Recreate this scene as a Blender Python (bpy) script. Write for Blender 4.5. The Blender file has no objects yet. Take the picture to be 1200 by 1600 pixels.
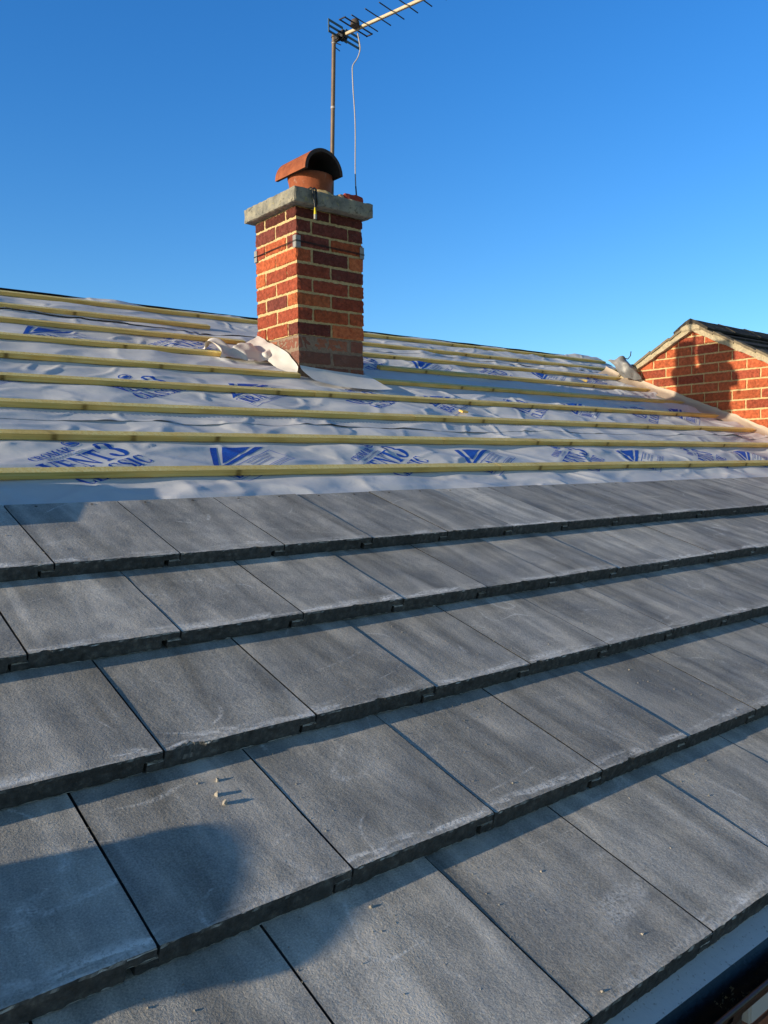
import bpy, bmesh, math, random
import numpy as np
from mathutils import Vector, Matrix, noise
random.seed(7)
scn = bpy.context.scene
COL = scn.collection
PI = math.pi
# ------------------------------------------------------------------ frame of the roof
TH = 0.3932
S = Vector((0, math.cos(TH), math.sin(TH)))      # up the slope
N = Vector((0, -math.sin(TH), math.cos(TH)))     # out of the slope
W = 0.3                                          # cover width of a tile
G = 0.3347                                       # gauge
def RP(x, v, h=0.0): return Vector((x, 0, 0)) + S * v + N * h
def nz(x, y, z=0.0): return noise.noise(Vector((x, y, z)))
def sm(a, b, x):
    t = min(1, max(0, (x - a) / (b - a))); return t * t * (3 - 2 * t)

# ------------------------------------------------------------------ node helpers
class NT:
    def __init__(s, name):
        s.m = bpy.data.materials.new(name); s.m.use_nodes = True
        s.t = s.m.node_tree; s.t.nodes.clear()
        s.out = s.t.nodes.new('ShaderNodeOutputMaterial')
        s.b = s.t.nodes.new('ShaderNodeBsdfPrincipled')
        s.t.links.new(s.b.outputs[0], s.out.inputs[0])
    def n(s, typ, **kw):
        o = s.t.nodes.new(typ)
        for k, v in kw.items():
            if k.startswith('i_'):
                k = k[2:]; k = int(k) if k.isdigit() else k.replace('_', ' ')
                s.put(o.inputs[k], v)
            else: setattr(o, k, v)
        return o
    def put(s, inp, v):
        if hasattr(v, 'is_output') or isinstance(v, bpy.types.NodeSocket): s.t.links.new(v, inp)
        else: inp.default_value = v
    def coord(s, which='Object'): return s.n('ShaderNodeTexCoord').outputs[which]
    def mapv(s, vec, scale=(1, 1, 1), loc=(0, 0, 0), rot=(0, 0, 0)):
        return s.n('ShaderNodeMapping', i_Vector=vec, i_Scale=scale, i_Location=loc, i_Rotation=rot).outputs[0]
    def noise(s, vec, scale, detail=4, rough=.55, dist=0.0, out='Fac'):
        return s.n('ShaderNodeTexNoise', i_Vector=vec, i_Scale=scale, i_Detail=detail, i_Roughness=rough, i_Distortion=dist).outputs[out]
    def ramp(s, fac, pts):
        r = s.n('ShaderNodeValToRGB', i_Fac=fac); e = r.color_ramp.elements
        for i, (p, c) in enumerate(pts):
            el = e[i] if i < 2 else e.new(p)
            el.position = p; el.color = (c if len(c) == 4 else (*c, 1)) if hasattr(c, '__len__') else (c, c, c, 1)
        return r.outputs[0]
    def mr(s, v, a, b, c=0.0, d=1.0):
        return s.n('ShaderNodeMapRange', i_0=v, i_1=a, i_2=b, i_3=c, i_4=d).outputs[0]
    def math(s, op, a, b=0.0, c=0.0):
        o = s.n('ShaderNodeMath', operation=op); s.put(o.inputs[0], a); s.put(o.inputs[1], b); s.put(o.inputs[2], c); return o.outputs[0]
    def vadd(s, a, b):
        o = s.n('ShaderNodeVectorMath', operation='ADD'); s.put(o.inputs[0], a); s.put(o.inputs[1], b); return o.outputs[0]
    def mix(s, fac, a, b, blend='MIX'):
        o = s.n('ShaderNodeMix', data_type='RGBA', blend_type=blend)
        s.put(o.inputs[0], fac)
        for i, v in ((6, a), (7, b)):
            if isinstance(v, tuple) and len(v) == 3: v = (*v, 1)
            s.put(o.inputs[i], v)
        return o.outputs[2]
    def bump(s, h, strength=.5, dist=.002, nrm=None):
        o = s.n('ShaderNodeBump', i_Strength=strength, i_Distance=dist, i_Height=h)
        if nrm is not None: s.put(o.inputs['Normal'], nrm)
        return o.outputs[0]
    def fin(s, color=None, rough=None, nrm=None, metal=0, spec=None, **kw):
        if color is not None: s.put(s.b.inputs['Base Color'], (*color, 1) if isinstance(color, tuple) and len(color) == 3 else color)
        if rough is not None: s.put(s.b.inputs['Roughness'], rough)
        if nrm is not None: s.put(s.b.inputs['Normal'], nrm)
        s.b.inputs['Metallic'].default_value = metal
        if spec is not None: s.put(s.b.inputs['Specular IOR Level'], spec)
        for k, v in kw.items(): s.put(s.b.inputs[k.replace('_', ' ')], v)
        return s.m
    def sep(s, vec):
        o = s.n('ShaderNodeSeparateXYZ', i_0=vec); return o.outputs

def simple(name, col, rough=.6, metal=0, nscale=30, var=.25, bump=.3, bd=.001, bscale=None):
    t = NT(name); c = t.coord()
    f = t.noise(c, nscale, 5)
    cc = t.mix(f, tuple(x * (1 - var) for x in col), tuple(min(1, x * (1 + var)) for x in col))
    return t.fin(cc, rough, t.bump(t.noise(c, bscale or nscale * 4, 4), bump, bd), metal)

# ---- tile
def tile_material():
    t = NT('concrete_tile'); c = t.coord()
    rnd = t.n('ShaderNodeObjectInfo').outputs['Random']
    off = t.n('ShaderNodeCombineXYZ', i_X=t.math('MULTIPLY', rnd, 37.0), i_Y=t.math('MULTIPLY', rnd, 91.0), i_Z=t.math('MULTIPLY', rnd, 13.0)).outputs[0]
    p = t.vadd(c, off)
    streak = t.noise(t.mapv(p, (9, 1.6, 1)), 1.3, 5, .6, .6)
    cloud = t.noise(p, 11, 5, .6, .4)
    base = t.ramp(streak, [(.3, (.33, .315, .28)), (.48, (.55, .525, .475)), (.70, (.88, .83, .745))])
    base = t.mix(t.mr(cloud, .35, .7), t.mix(1.0, base, (.68, .70, .73), 'MULTIPLY'), base)
    grain = t.noise(p, 330, 3, .75)
    base = t.mix(.5, base, t.ramp(grain, [(.3, .15), (.5, .5), (.72, .95)]), 'OVERLAY')
    # dark grains and pale grains
    vor = t.n('ShaderNodeTexVoronoi', i_Vector=p, i_Scale=260.0)
    pit = t.mr(vor.outputs['Distance'], .05, .2, 1, 0)
    pitm = t.math('MULTIPLY', pit, t.mr(t.noise(p, 70, 2), .55, .62))
    base = t.mix(t.math('MULTIPLY', pitm, .6), base, (.05, .05, .055))
    speck = t.n('ShaderNodeTexVoronoi', i_Vector=p, i_Scale=95.0)
    sp = t.math('MULTIPLY', t.mr(speck.outputs['Distance'], .06, .14, 1, 0), t.mr(t.noise(p, 17, 2), .52, .6))
    base = t.mix(t.math('MULTIPLY', sp, .45), base, (.55, .53, .48))
    # pale dragged bloom along the front edge
    xyz = t.sep(c)
    edge = t.mr(xyz[1], .0, .034, 1, 0)
    wn = t.noise(t.mapv(p, (6, 30, 1)), 1.2, 4, .7, .3)
    ef = t.math('MULTIPLY', edge, t.mr(wn, .44, .58))
    fine = t.noise(p, 120, 4, .7)
    ef = t.math('MULTIPLY', ef, t.mr(fine, .35, .55))
    e2 = t.math('MULTIPLY', t.mr(xyz[1], .004, .010, 0, 1), t.mr(xyz[1], .016, .036, 1, 0))
    dash = t.mr(t.noise(t.mapv(p, (7, 22, 1), (3, 1, 2)), 1.0, 3, .6, .5), .53, .60)
    dash = t.math('MULTIPLY', t.math('MULTIPLY', e2, dash), t.mr(t.noise(p, 150, 4, .75), .38, .52))
    ef = t.math('MAXIMUM', t.math('MULTIPLY', ef, .8), dash)
    base = t.mix(ef, base, (1.0, .99, .96))
    # thin pale edge arris
    arr = t.math('MULTIPLY', t.mr(xyz[1], .0, .006, 1, 0), t.mr(t.noise(p, 60, 3), .4, .65))
    base = t.mix(t.math('MULTIPLY', arr, .6), base, (.75, .72, .65))
    # sandy drips of dried slurry down the middle
    dn = t.noise(t.mapv(p, (26, 5, 1)), 1.0, 5, .75, 1.2)
    drip = t.math('MULTIPLY', t.mr(dn, .66, .78), t.mr(t.noise(p, 160, 3), .4, .6))
    drip = t.math('MULTIPLY', drip, t.mr(t.noise(p, 5, 1), .48, .58))
    base = t.mix(t.math('MULTIPLY', drip, .55), base, (.74, .68, .58))
    # curved scuffs
    sc = t.noise(t.vadd(t.mapv(p, (1, 1.3, 1)), (0, 0, 5)), 2.0, 1, .4, .8)
    line = t.mr(t.math('ABSOLUTE', t.math('SUBTRACT', sc, .5)), .0012, .0065, 1, 0)
    line = t.math('MULTIPLY', line, t.mr(t.noise(p, 9, 4, .7), .47, .60))
    line = t.math('MULTIPLY', line, t.mr(t.noise(p, 240, 2), .35, .6))
    base = t.mix(t.math('MULTIPLY', line, .85), base, (.9, .89, .86))
    # white smears (few)
    wsm = t.math('MULTIPLY', t.mr(t.noise(t.mapv(p, (1, 1, 1), (3, 8, 2)), 16, 5, .75, .8), .69, .76), .55)
    base = t.mix(wsm, base, (.78, .78, .78))
    # faces that look sideways: coarser, their shade painted in as darker colour
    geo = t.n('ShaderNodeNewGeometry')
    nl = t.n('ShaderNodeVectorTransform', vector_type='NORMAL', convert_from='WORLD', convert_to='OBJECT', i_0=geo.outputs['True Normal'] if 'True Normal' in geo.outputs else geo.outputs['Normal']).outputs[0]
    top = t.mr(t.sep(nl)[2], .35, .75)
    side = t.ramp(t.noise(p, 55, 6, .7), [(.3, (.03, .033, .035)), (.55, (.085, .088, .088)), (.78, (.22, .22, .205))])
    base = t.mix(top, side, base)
    val = t.mr(rnd, 0, 1, .80, 1.16)
    hsv = t.n('ShaderNodeHueSaturation', i_Color=base, i_Value=val)
    hh = t.math('ADD', t.math('MULTIPLY', grain, .55), t.math('MULTIPLY', t.noise(p, 130, 4, .7), .8))
    hh = t.math('SUBTRACT', hh, t.math('MULTIPLY', pitm, .6))
    nb = t.bump(hh, t.mr(top, 0, 1, 1.0, .6), .0024)
    nb = t.bump(t.noise(p, 24, 3), .5, .0025, nb)
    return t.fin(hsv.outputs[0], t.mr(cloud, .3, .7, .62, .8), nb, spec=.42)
M_TILE = tile_material()
M_HOLE = simple('hole_black', (.008, .008, .01), .9)

def batten_material():
    t = NT('treated_timber'); c = t.coord()
    rnd = t.n('ShaderNodeObjectInfo').outputs['Random']
    off = t.n('ShaderNodeCombineXYZ', i_X=t.math('MULTIPLY', rnd, 41.0), i_Y=rnd, i_Z=0.0).outputs[0]
    p = t.vadd(c, off)
    g = t.noise(t.mapv(p, (1.6, 60, 60)), 2.0, 5, .6, .8)
    blot = t.noise(t.mapv(p, (1, 3, 3)), 2.3, 4, .6)
    col = t.ramp(g, [(.3, (.74, .49, .14)), (.55, (.97, .68, .22)), (.75, (1.0, .80, .33))])
    col = t.mix(t.mr(blot, .5, .68), col, t.mix(1.0, col, (.86, .91, .84), 'MULTIPLY'))
    col = t.mix(t.mr(t.noise(t.mapv(p, (1, 2, 2), (9, 0, 0)), 3.1, 3), .56, .72), col, t.mix(1.0, col, (1.02, .82, .5), 'MULTIPLY'))
    kn = t.n('ShaderNodeTexVoronoi', i_Vector=t.mapv(p, (4.2, 1.2, 1.2)), i_Scale=1.0)
    k = t.mr(kn.outputs['Distance'], .02, .085, 1, 0)
    kx = t.n('ShaderNodeTexVoronoi', voronoi_dimensions='1D', i_W=t.math('ADD', t.math('MULTIPLY', t.sep(p)[0], 3.1), t.math('MULTIPLY', t.sep(c)[1], 1.2)), i_Scale=1.0)
    kb = t.math('MULTIPLY', t.mr(kx.outputs['Distance'], .012, .05, 1, 0), t.mr(t.sep(kx.outputs['Color'])[0], .62, .66))
    kb = t.math('MULTIPLY', kb, t.mr(g, .3, .6, .5, 1))
    halo = t.math('MULTIPLY', t.mr(kx.outputs['Distance'], .02, .2, .35, 0), t.mr(t.sep(kx.outputs['Color'])[0], .35, .4))
    col = t.mix(halo, col, (.55, .33, .06))
    col = t.mix(t.math('MULTIPLY', kb, .85), col, (.16, .085, .02))
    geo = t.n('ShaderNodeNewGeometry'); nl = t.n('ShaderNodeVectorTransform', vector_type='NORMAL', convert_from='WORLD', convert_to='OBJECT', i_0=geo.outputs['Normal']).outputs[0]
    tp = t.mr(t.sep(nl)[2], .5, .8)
    sunlit_fib = t.ramp(t.noise(t.mapv(p, (120, 60, 60)), 1.0, 5, .75), [(.3, (.80, .60, .18)), (.5, (1.0, .84, .34)), (.7, (1.0, .95, .54))])  # sunlight on upward faces painted in as brighter yellow fibres
    col = t.mix(t.math('MULTIPLY', tp, t.mr(t.noise(p, 2.2, 4, .7), .35, .55, .35, 1)), col, sunlit_fib)
    saw = t.noise(t.mapv(p, (260, 40, 40)), 1, 3, .7)
    saw2 = t.noise(t.mapv(p, (70, 200, 200)), 1, 4, .7)
    hh = t.math('ADD', t.math('MULTIPLY', saw, .6), saw2)
    return t.fin(col, .75, t.bump(hh, .9, .0016), spec=.25)
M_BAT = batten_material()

def membrane_material(name='membrane', tint=(.84, .865, .92)):
    t = NT(name); c = t.coord()
    f = t.noise(c, 6, 5, .6)
    col = t.mix(f, tuple(x * .86 for x in tint), tuple(min(1, x * 1.08) for x in tint))
    dirt = t.mr(t.noise(t.mapv(c, (1, 1, 1), (4, 4, 4)), 14, 6, .7), .60, .75)
    col = t.mix(t.math('MULTIPLY', dirt, .22), col, (.42, .38, .33))
    vor = t.n('ShaderNodeTexVoronoi', i_Vector=c, i_Scale=70.0)
    sp = t.math('MULTIPLY', t.mr(vor.outputs['Distance'], .08, .16, 1, 0), t.mr(t.noise(c, 9, 2), .56, .6))
    col = t.mix(t.math('MULTIPLY', sp, .6), col, (.85, .85, .83))
    crease = t.n('ShaderNodeTexVoronoi', feature='DISTANCE_TO_EDGE', i_Vector=t.vadd(c, t.mapv(t.noise(c, 3, 3, .5, 0, 'Color'), (.3, .3, .3))), i_Scale=4.2)
    cr = t.mr(crease.outputs['Distance'], 0, .03, 1, 0)
    h = t.math('MULTIPLY', t.noise(c, 18, 5, .6, .8), .9)
    nb = t.bump(t.noise(c, 600, 3), .25, .0005)
    nb = t.bump(h, .55, .0026, nb)
    return t.fin(col, .62, nb, spec=.3)
M_MEM = membrane_material()
M_MEMW = membrane_material('membrane_underside', (.86, .83, .80))
M_MEMC = membrane_material('bright_membrane', (.93, .96, 1.0))
M_MEMT = membrane_material('dusty_membrane', (.60, .50, .40))
def ink(name, col):
    t = NT(name); c = t.coord()
    f = t.mr(t.noise(c, 150, 4, .7), .3, .6)
    return t.fin(t.mix(f, tuple(x * 1.5 + .02 for x in col), col), .6, spec=.25)
M_INK = ink('blue_ink', (.012, .095, .52))
M_INKP = ink('pale_blue_ink', (.20, .29, .52))

def brick_material(name='brick', smear=.22):
    t = NT(name); c = t.coord()
    vc = t.n('ShaderNodeVertexColor', layer_name='col').outputs['Color']
    n1 = t.noise(c, 45, 6, .7)
    col = t.mix(.85, vc, t.ramp(n1, [(.25, .15), (.5, .5), (.75, .85)]), 'OVERLAY')
    drag = t.noise(t.mapv(c, (30, 30, 190)), 1.6, 4, .7, .4)
    col = t.mix(t.mr(drag, .58, .72, 0, .55), col, t.mix(1.0, col, (.35, .3, .3), 'MULTIPLY'))
    fl = t.n('ShaderNodeTexVoronoi', i_Vector=c, i_Scale=110.0)
    fk = t.math('MULTIPLY', t.mr(fl.outputs['Distance'], .1, .2, 1, 0), t.mr(t.noise(c, 22, 2), .52, .6))
    col = t.mix(t.math('MULTIPLY', fk, .7), col, (.5, .42, .32))
    sme = t.mr(t.noise(t.mapv(c, (1, 1, 1.6)), 13, 6, .7, .4), .50 if smear > .5 else .6, .80)
    col = t.mix(t.math('MULTIPLY', sme, smear), col, (.42, .33, .22) if smear < .5 else (.36, .24, .19))
    if smear > .5: col = t.mix(.38, col, (.33, .20, .155))
    hh = t.math('ADD', n1, t.math('MULTIPLY', drag, .9))
    return t.fin(col, .88, t.bump(hh, .9, .004), spec=.2)
M_BRICK = brick_material()
M_BRICKS = brick_material('smeared_brick', .55)
def mortar_material(name, col=(.50, .40, .25)):
    t = NT(name); c = t.coord()
    n1 = t.noise(c, 60, 6, .7)
    cc = t.ramp(n1, [(.25, tuple(x * .55 for x in col)), (.55, col), (.8, tuple(min(1, x * 1.25) for x in col))])
    return t.fin(cc, .92, t.bump(t.noise(c, 130, 5, .7), 1.0, .004), spec=.15)
M_MORTAR = mortar_material('mortar', (.72, .56, .29))
M_MORTARG = mortar_material('grey_mortar', (.33, .25, .19))
def slab_material():
    t = NT('weathered_slab'); c = t.coord()
    n1 = t.noise(c, 14, 6, .65); n2 = t.noise(c, 34, 6, .75, .6)
    col = t.ramp(n1, [(.3, (.17, .175, .16)), (.5, (.33, .32, .27)), (.7, (.47, .44, .33))])
    col = t.mix(t.mr(n2, .56, .66), col, (.04, .042, .038))
    col = t.mix(t.mr(t.noise(t.mapv(c, (1, 1, 1), (7, 3, 1)), 20, 5, .7), .60, .7, 0, .6), col, (.56, .48, .18))
    return t.fin(col, .93, t.bump(t.noise(c, 70, 6, .75), 1.0, .006), spec=.15)
M_SLAB = slab_material()
def terracotta(name, col, dark):
    t = NT(name); c = t.coord()
    n1 = t.noise(c, 16, 5, .6)
    cc = t.ramp(n1, [(.3, dark), (.6, col)])
    sm_ = t.mr(t.noise(t.mapv(c, (1, 1, 1), (2, 2, 2)), 22, 6, .75), .62, .72)
    cc = t.mix(t.math('MULTIPLY', sm_, .5), cc, (.55, .42, .33))
    return t.fin(cc, .8, t.bump(t.noise(c, 90, 5, .7), .6, .002), spec=.25)
M_POT = terracotta('terracotta_pot', (.42, .13, .06), (.27, .075, .035))
M_HOOD = terracotta('terracotta_hood', (.40, .125, .055), (.24, .07, .035))
M_SOOT = simple('soot', (.012, .011, .012), .95)
M_GALV = simple('galvanised', (.34, .34, .33), .6, .2, 60, .35)
M_RUSTPOLE = simple('weathered_pole', (.20, .145, .10), .55, .35, 25, .4)
M_BOOM = simple('weathered_aluminium', (.50, .42, .29), .5, .3, 40, .2)
M_ROD = simple('dark_rod', (.035, .032, .035), .55, .3)
M_REFL = simple('teal_grey_metal', (.10, .145, .145), .5, .4)
M_BLACKP = simple('black_plastic', (.012, .012, .014), .35, 0, 60, .3, .2)
M_GUT = None
M_WIRE = simple('wire', (.03, .028, .028), .5, .5)
M_COAX = simple('pale_cable', (.48, .46, .47), .5)
M_YEL = simple('yellow_sleeve', (.75, .62, .02), .5)
M_LEAD = simple('old_lead', (.27, .275, .28), .5, .15, 18, .45, .6, .004, 35)
M_RED = simple('red_brick_chunk', (.42, .06, .035), .8, 0, 40, .4, .8, .004)
M_CRUMB = simple('mortar_crumb', (.46, .42, .36), .9, 0, 60, .3, .8, .002)
M_WHITEP = simple('white_plastic', (.62, .66, .68), .4, 0, 8, .08, .1)
M_FASCIA = simple('dark_brown_board', (.05, .032, .024), .5, 0, 20, .3)
M_OLDROOF = None
def oldroof():
    t = NT('old_roof_tile'); c = t.coord()
    n1 = t.noise(c, 9, 6, .7); n2 = t.noise(c, 30, 5, .7)
    col = t.ramp(n1, [(.3, (.022, .022, .022)), (.55, (.06, .055, .048)), (.8, (.13, .12, .09))])
    col = t.mix(t.mr(n2, .6, .72), col, (.28, .26, .18))
    return t.fin(col, .9, t.bump(n2, 1.0, .006), spec=.2)
M_OLDROOF = oldroof()
M_VERGE = mortar_material('verge_mortar', (.55, .47, .32))
M_GLASS = NT('dark_window_glass').fin((.02, .05, .055), .06, spec=.6)

# ------------------------------------------------------------------ object helpers
def tag(o, label=None, cat=None, group=None, kind=None):
    if label: o['label'] = label
    if cat: o['category'] = cat
    if group: o['group'] = group
    if kind: o['kind'] = kind
    return o
def empty(name, loc=(0, 0, 0)):
    o = bpy.data.objects.new(name, None); COL.objects.link(o); o.location = loc; o.empty_display_size = .05
    return o
def link(name, me, parent=None, matrix=None):
    o = bpy.data.objects.new(name, me); COL.objects.link(o)
    if parent is not None:
        o.parent = parent
        o.matrix_parent_inverse = Matrix.Translation(-parent.location)
    if matrix is not None: o.matrix_world = matrix
    return o
class MB:
    """collects world-space geometry of one mesh"""
    def __init__(s): s.v = []; s.f = []; s.mi = []; s.c = []; s.smooth = []
    def add(s, vs, fs, mi=0, col=(1, 1, 1), smooth=False):
        o = len(s.v); s.v += [tuple(v) for v in vs]; s.f += [tuple(i + o for i in f) for f in fs]
        s.mi += [mi] * len(fs); s.c += [col] * len(vs); s.smooth += [smooth] * len(fs)
    def box(s, c, size, rot=None, mi=0, bev=0.0):
        c = Vector(c); hx, hy, hz = [a / 2 for a in size]; R = rot or Matrix.Identity(3)
        if bev <= 0:
            vs = [c + R @ Vector((x * hx, y * hy, z * hz)) for x in (-1, 1) for y in (-1, 1) for z in (-1, 1)]
            s.add(vs, [(0, 1, 3, 2), (4, 6, 7, 5), (0, 4, 5, 1), (2, 3, 7, 6), (0, 2, 6, 4), (1, 5, 7, 3)], mi)
        else:
            bm = bmesh.new(); bmesh.ops.create_cube(bm, size=1)
            for v in bm.verts: v.co = Vector((v.co.x * size[0], v.co.y * size[1], v.co.z * size[2]))
            bmesh.ops.bevel(bm, geom=bm.edges[:], offset=bev, segments=2, affect='EDGES')
            s.add([c + R @ v.co for v in bm.verts], [[v.index for v in f.verts] for f in bm.faces], mi); bm.free()
    def rough_box(s, lo, hi, step, amp, freq=40, mi=0, col=(1, 1, 1), corner=0.0, seed=0.0, R=None, org=None):
        lo = Vector(lo); hi = Vector(hi); d = hi - lo
        n = [max(1, int(round(d[i] / step))) for i in range(3)]
        idx = {}; vs = []; fs = []
        ctr = (lo + hi) / 2
        def vert(i, j, k):
            key = (i, j, k)
            if key in idx: return idx[key]
            q = Vector((lo.x + d.x * i / n[0], lo.y + d.y * j / n[1], lo.z + d.z * k / n[2]))
            b = (i in (0, n[0])) + (j in (0, n[1])) + (k in (0, n[2]))
            if b >= 2 and corner:
                for a, (ii, nn) in enumerate(((i, n[0]), (j, n[1]), (k, n[2]))):
                    if ii == 0: q[a] += corner * (.6 + .8 * abs(nz(q.x * 60 + seed, q.y * 60, q.z * 60)))
                    elif ii == nn: q[a] -= corner * (.6 + .8 * abs(nz(q.x * 60 + seed, q.y * 60, q.z * 60)))
            w = q * freq + Vector((seed, seed * 1.3, 0))
            q2 = q + noise.noise_vector(w) * amp
            if R is not None: q2 = (org or Vector()) + R @ q2
            idx[key] = len(vs); vs.append(q2); return idx[key]
        for a in range(3):
            b, c_ = (a + 1) % 3, (a + 2) % 3
            for side in (0, n[a]):
                for i in range(n[b]):
                    for j in range(n[c_]):
                        def K(bb, cc):
                            t = [0, 0, 0]; t[a] = side; t[b] = bb; t[c_] = cc; return vert(*t)
                        q = [K(i, j), K(i + 1, j), K(i + 1, j + 1), K(i, j + 1)]
                        fs.append(q if side else q[::-1])
        s.add(vs, fs, mi, col)
    def tube(s, pts, r, seg=8, mi=0, cap=True, smooth=True):
        pts = [Vector(p) for p in pts]; vs = []; fs = []
        rr = r if hasattr(r, '__len__') else [r] * len(pts)
        t0 = (pts[1] - pts[0]).normalized(); a = t0.orthogonal().normalized()
        for i, p in enumerate(pts):
            t = (pts[min(i + 1, len(pts) - 1)] - pts[max(i - 1, 0)]).normalized()
            a = (a - t * a.dot(t)).normalized(); b = t.cross(a)
            for k in range(seg):
                an = 2 * PI * k / seg; vs.append(p + (a * math.cos(an) + b * math.sin(an)) * rr[i])
        for i in range(len(pts) - 1):
            for k in range(seg):
                fs.append((i * seg + k, i * seg + (k + 1) % seg, (i + 1) * seg + (k + 1) % seg, (i + 1) * seg + k))
        s.add(vs, fs, mi, smooth=smooth)
        if cap:
            s.add(vs[:seg], [tuple(range(seg))[::-1]], mi); s.add(vs[-seg:], [tuple(range(seg))], mi)
    def lathe(s, prof, c, seg=40, mi=0, jit=0):
        vs = []; fs = []
        for (r, z) in prof:
            for k in range(seg):
                a = 2 * PI * k / seg; j = 1 + jit * nz(math.cos(a) * 3, math.sin(a) * 3, z * 20)
                vs.append((c[0] + r * j * math.cos(a), c[1] + r * j * math.sin(a), c[2] + z))
        for i in range(len(prof) - 1):
            for k in range(seg):
                fs.append((i * seg + k, i * seg + (k + 1) % seg, (i + 1) * seg + (k + 1) % seg, (i + 1) * seg + k))
        s.add(vs, fs, mi, smooth=True)
    def grid(s, fn, nu, nv, mi=0, smooth=True, flip=False):
        vs = [fn(i / nu, j / nv) for j in range(nv + 1) for i in range(nu + 1)]
        fs = []
        for j in range(nv):
            for i in range(nu):
                a = j * (nu + 1) + i; q = (a, a + 1, a + nu + 2, a + nu + 1); fs.append(q[::-1] if flip else q)
        s.add(vs, fs, mi, smooth=smooth)
    def build(s, name, mats, parent=None, colors=False, origin=None):
        me = bpy.data.meshes.new(name)
        if not isinstance(mats, (list, tuple)): mats = [mats]
        o0 = Vector(origin) if origin is not None else Vector((0, 0, 0))
        me.from_pydata([tuple(Vector(v) - o0) for v in s.v], [], s.f)
        for m in mats: me.materials.append(m)
        me.polygons.foreach_set('material_index', s.mi)
        me.polygons.foreach_set('use_smooth', s.smooth)
        if colors:
            at = me.color_attributes.new('col', 'FLOAT_COLOR', 'POINT')
            at.data.foreach_set('color', [x for c in s.c for x in (*c, 1)])
        me.update()
        o = bpy.data.objects.new(name, me); COL.objects.link(o)
        if parent is not None:
            o.parent = parent; o.location = o0 - parent.location
        else: o.location = o0
        return o

# ------------------------------------------------------------------ camera
f = 1287.77
rx, ry, rz = 1.5178, .0141, -.6838
cam = bpy.data.cameras.new('camera'); co = bpy.data.objects.new('camera', cam); COL.objects.link(co)
co.rotation_euler = (rx, ry, rz); co.location = (.235, -.6347, .7135)
cam.sensor_fit = 'VERTICAL'; cam.sensor_height = 24; cam.lens = 24 * f / 1600
cam.clip_start = .02; cam.clip_end = 3000
scn.camera = co
Rc = co.rotation_euler.to_matrix()
def ray(u): return Rc @ Vector(((u[0] - 600) / f, -(u[1] - 800) / f, -1))

# ------------------------------------------------------------------ light
T = Vector((1, -.11, -.212)).normalized()
sun = bpy.data.lights.new('sun', 'SUN'); so = bpy.data.objects.new('sun', sun); COL.objects.link(so)
so.rotation_euler = T.to_track_quat('-Z', 'Y').to_euler()
sun.energy = 5.0; sun.angle = math.radians(.5); sun.color = (1, .84, .62)
elev = math.asin(-T.z); az = math.atan2(-T.x, -T.y)
wd = bpy.data.worlds.new('World'); scn.world = wd; wd.use_nodes = True
nt = wd.node_tree; nt.nodes.clear()
sky = nt.nodes.new('ShaderNodeTexSky'); sky.sky_type = 'NISHITA'; sky.sun_disc = False
sky.sun_elevation = math.radians(11); sky.sun_rotation = az; sky.altitude = 100; sky.air_density = 1.0; sky.dust_density = .3; sky.ozone_density = 2.5
hs = nt.nodes.new('ShaderNodeHueSaturation'); hs.inputs['Saturation'].default_value = 1.15; hs.inputs['Value'].default_value = 1.0
bg = nt.nodes.new('ShaderNodeBackground'); bg.inputs[1].default_value = .13
wo = nt.nodes.new('ShaderNodeOutputWorld')
nt.links.new(sky.outputs[0], hs.inputs['Color']); mx = nt.nodes.new('ShaderNodeMix'); mx.data_type = 'RGBA'; mx.blend_type = 'MULTIPLY'; mx.inputs[0].default_value = 1
# sky tint shaped for its light: boosted blue off-sun, dim overhead, warm fill low behind
tcw = nt.nodes.new('ShaderNodeTexCoord'); dt = nt.nodes.new('ShaderNodeVectorMath'); dt.operation = 'DOT_PRODUCT'; dt.inputs[1].default_value = (.62, .78, .0)
nt.links.new(tcw.outputs['Generated'], dt.inputs[0])
mrw = nt.nodes.new('ShaderNodeMapRange'); mrw.interpolation_type = 'SMOOTHSTEP'; mrw.inputs[1].default_value = -.1; mrw.inputs[2].default_value = .6
nt.links.new(dt.outputs['Value'], mrw.inputs[0])
spw = nt.nodes.new('ShaderNodeSeparateXYZ'); nt.links.new(tcw.outputs['Generated'], spw.inputs[0])
mrz = nt.nodes.new('ShaderNodeMapRange'); mrz.interpolation_type = 'SMOOTHSTEP'; mrz.inputs[1].default_value = .15; mrz.inputs[2].default_value = .75; nt.links.new(spw.outputs[2], mrz.inputs[0])
mxz = nt.nodes.new('ShaderNodeMix'); mxz.data_type = 'RGBA'; mxz.inputs[6].default_value = (1.2, 1.15, 1.08, 1); mxz.inputs[7].default_value = (.26, .42, .52, 1); nt.links.new(mrz.outputs[0], mxz.inputs[0])
mxw = nt.nodes.new('ShaderNodeMix'); mxw.data_type = 'RGBA'; nt.links.new(mxz.outputs[2], mxw.inputs[6]); mrf = nt.nodes.new('ShaderNodeMapRange'); mrf.interpolation_type = 'SMOOTHSTEP'; mrf.inputs[1].default_value = .02; mrf.inputs[2].default_value = .52; nt.links.new(spw.outputs[2], mrf.inputs[0])
mxf = nt.nodes.new('ShaderNodeMix'); mxf.data_type = 'RGBA'; mxf.inputs[6].default_value = (1.0, 1.40, 1.80, 1); mxf.inputs[7].default_value = (.60, 1.36, 2.02, 1)
nt.links.new(mrf.outputs[0], mxf.inputs[0]); nt.links.new(mxf.outputs[2], mxw.inputs[7])
mrt = nt.nodes.new('ShaderNodeMapRange'); mrt.interpolation_type = 'SMOOTHSTEP'; mrt.inputs[1].default_value = .53; mrt.inputs[2].default_value = .80; mrt.inputs[3].default_value = 1; mrt.inputs[4].default_value = 0
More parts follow.
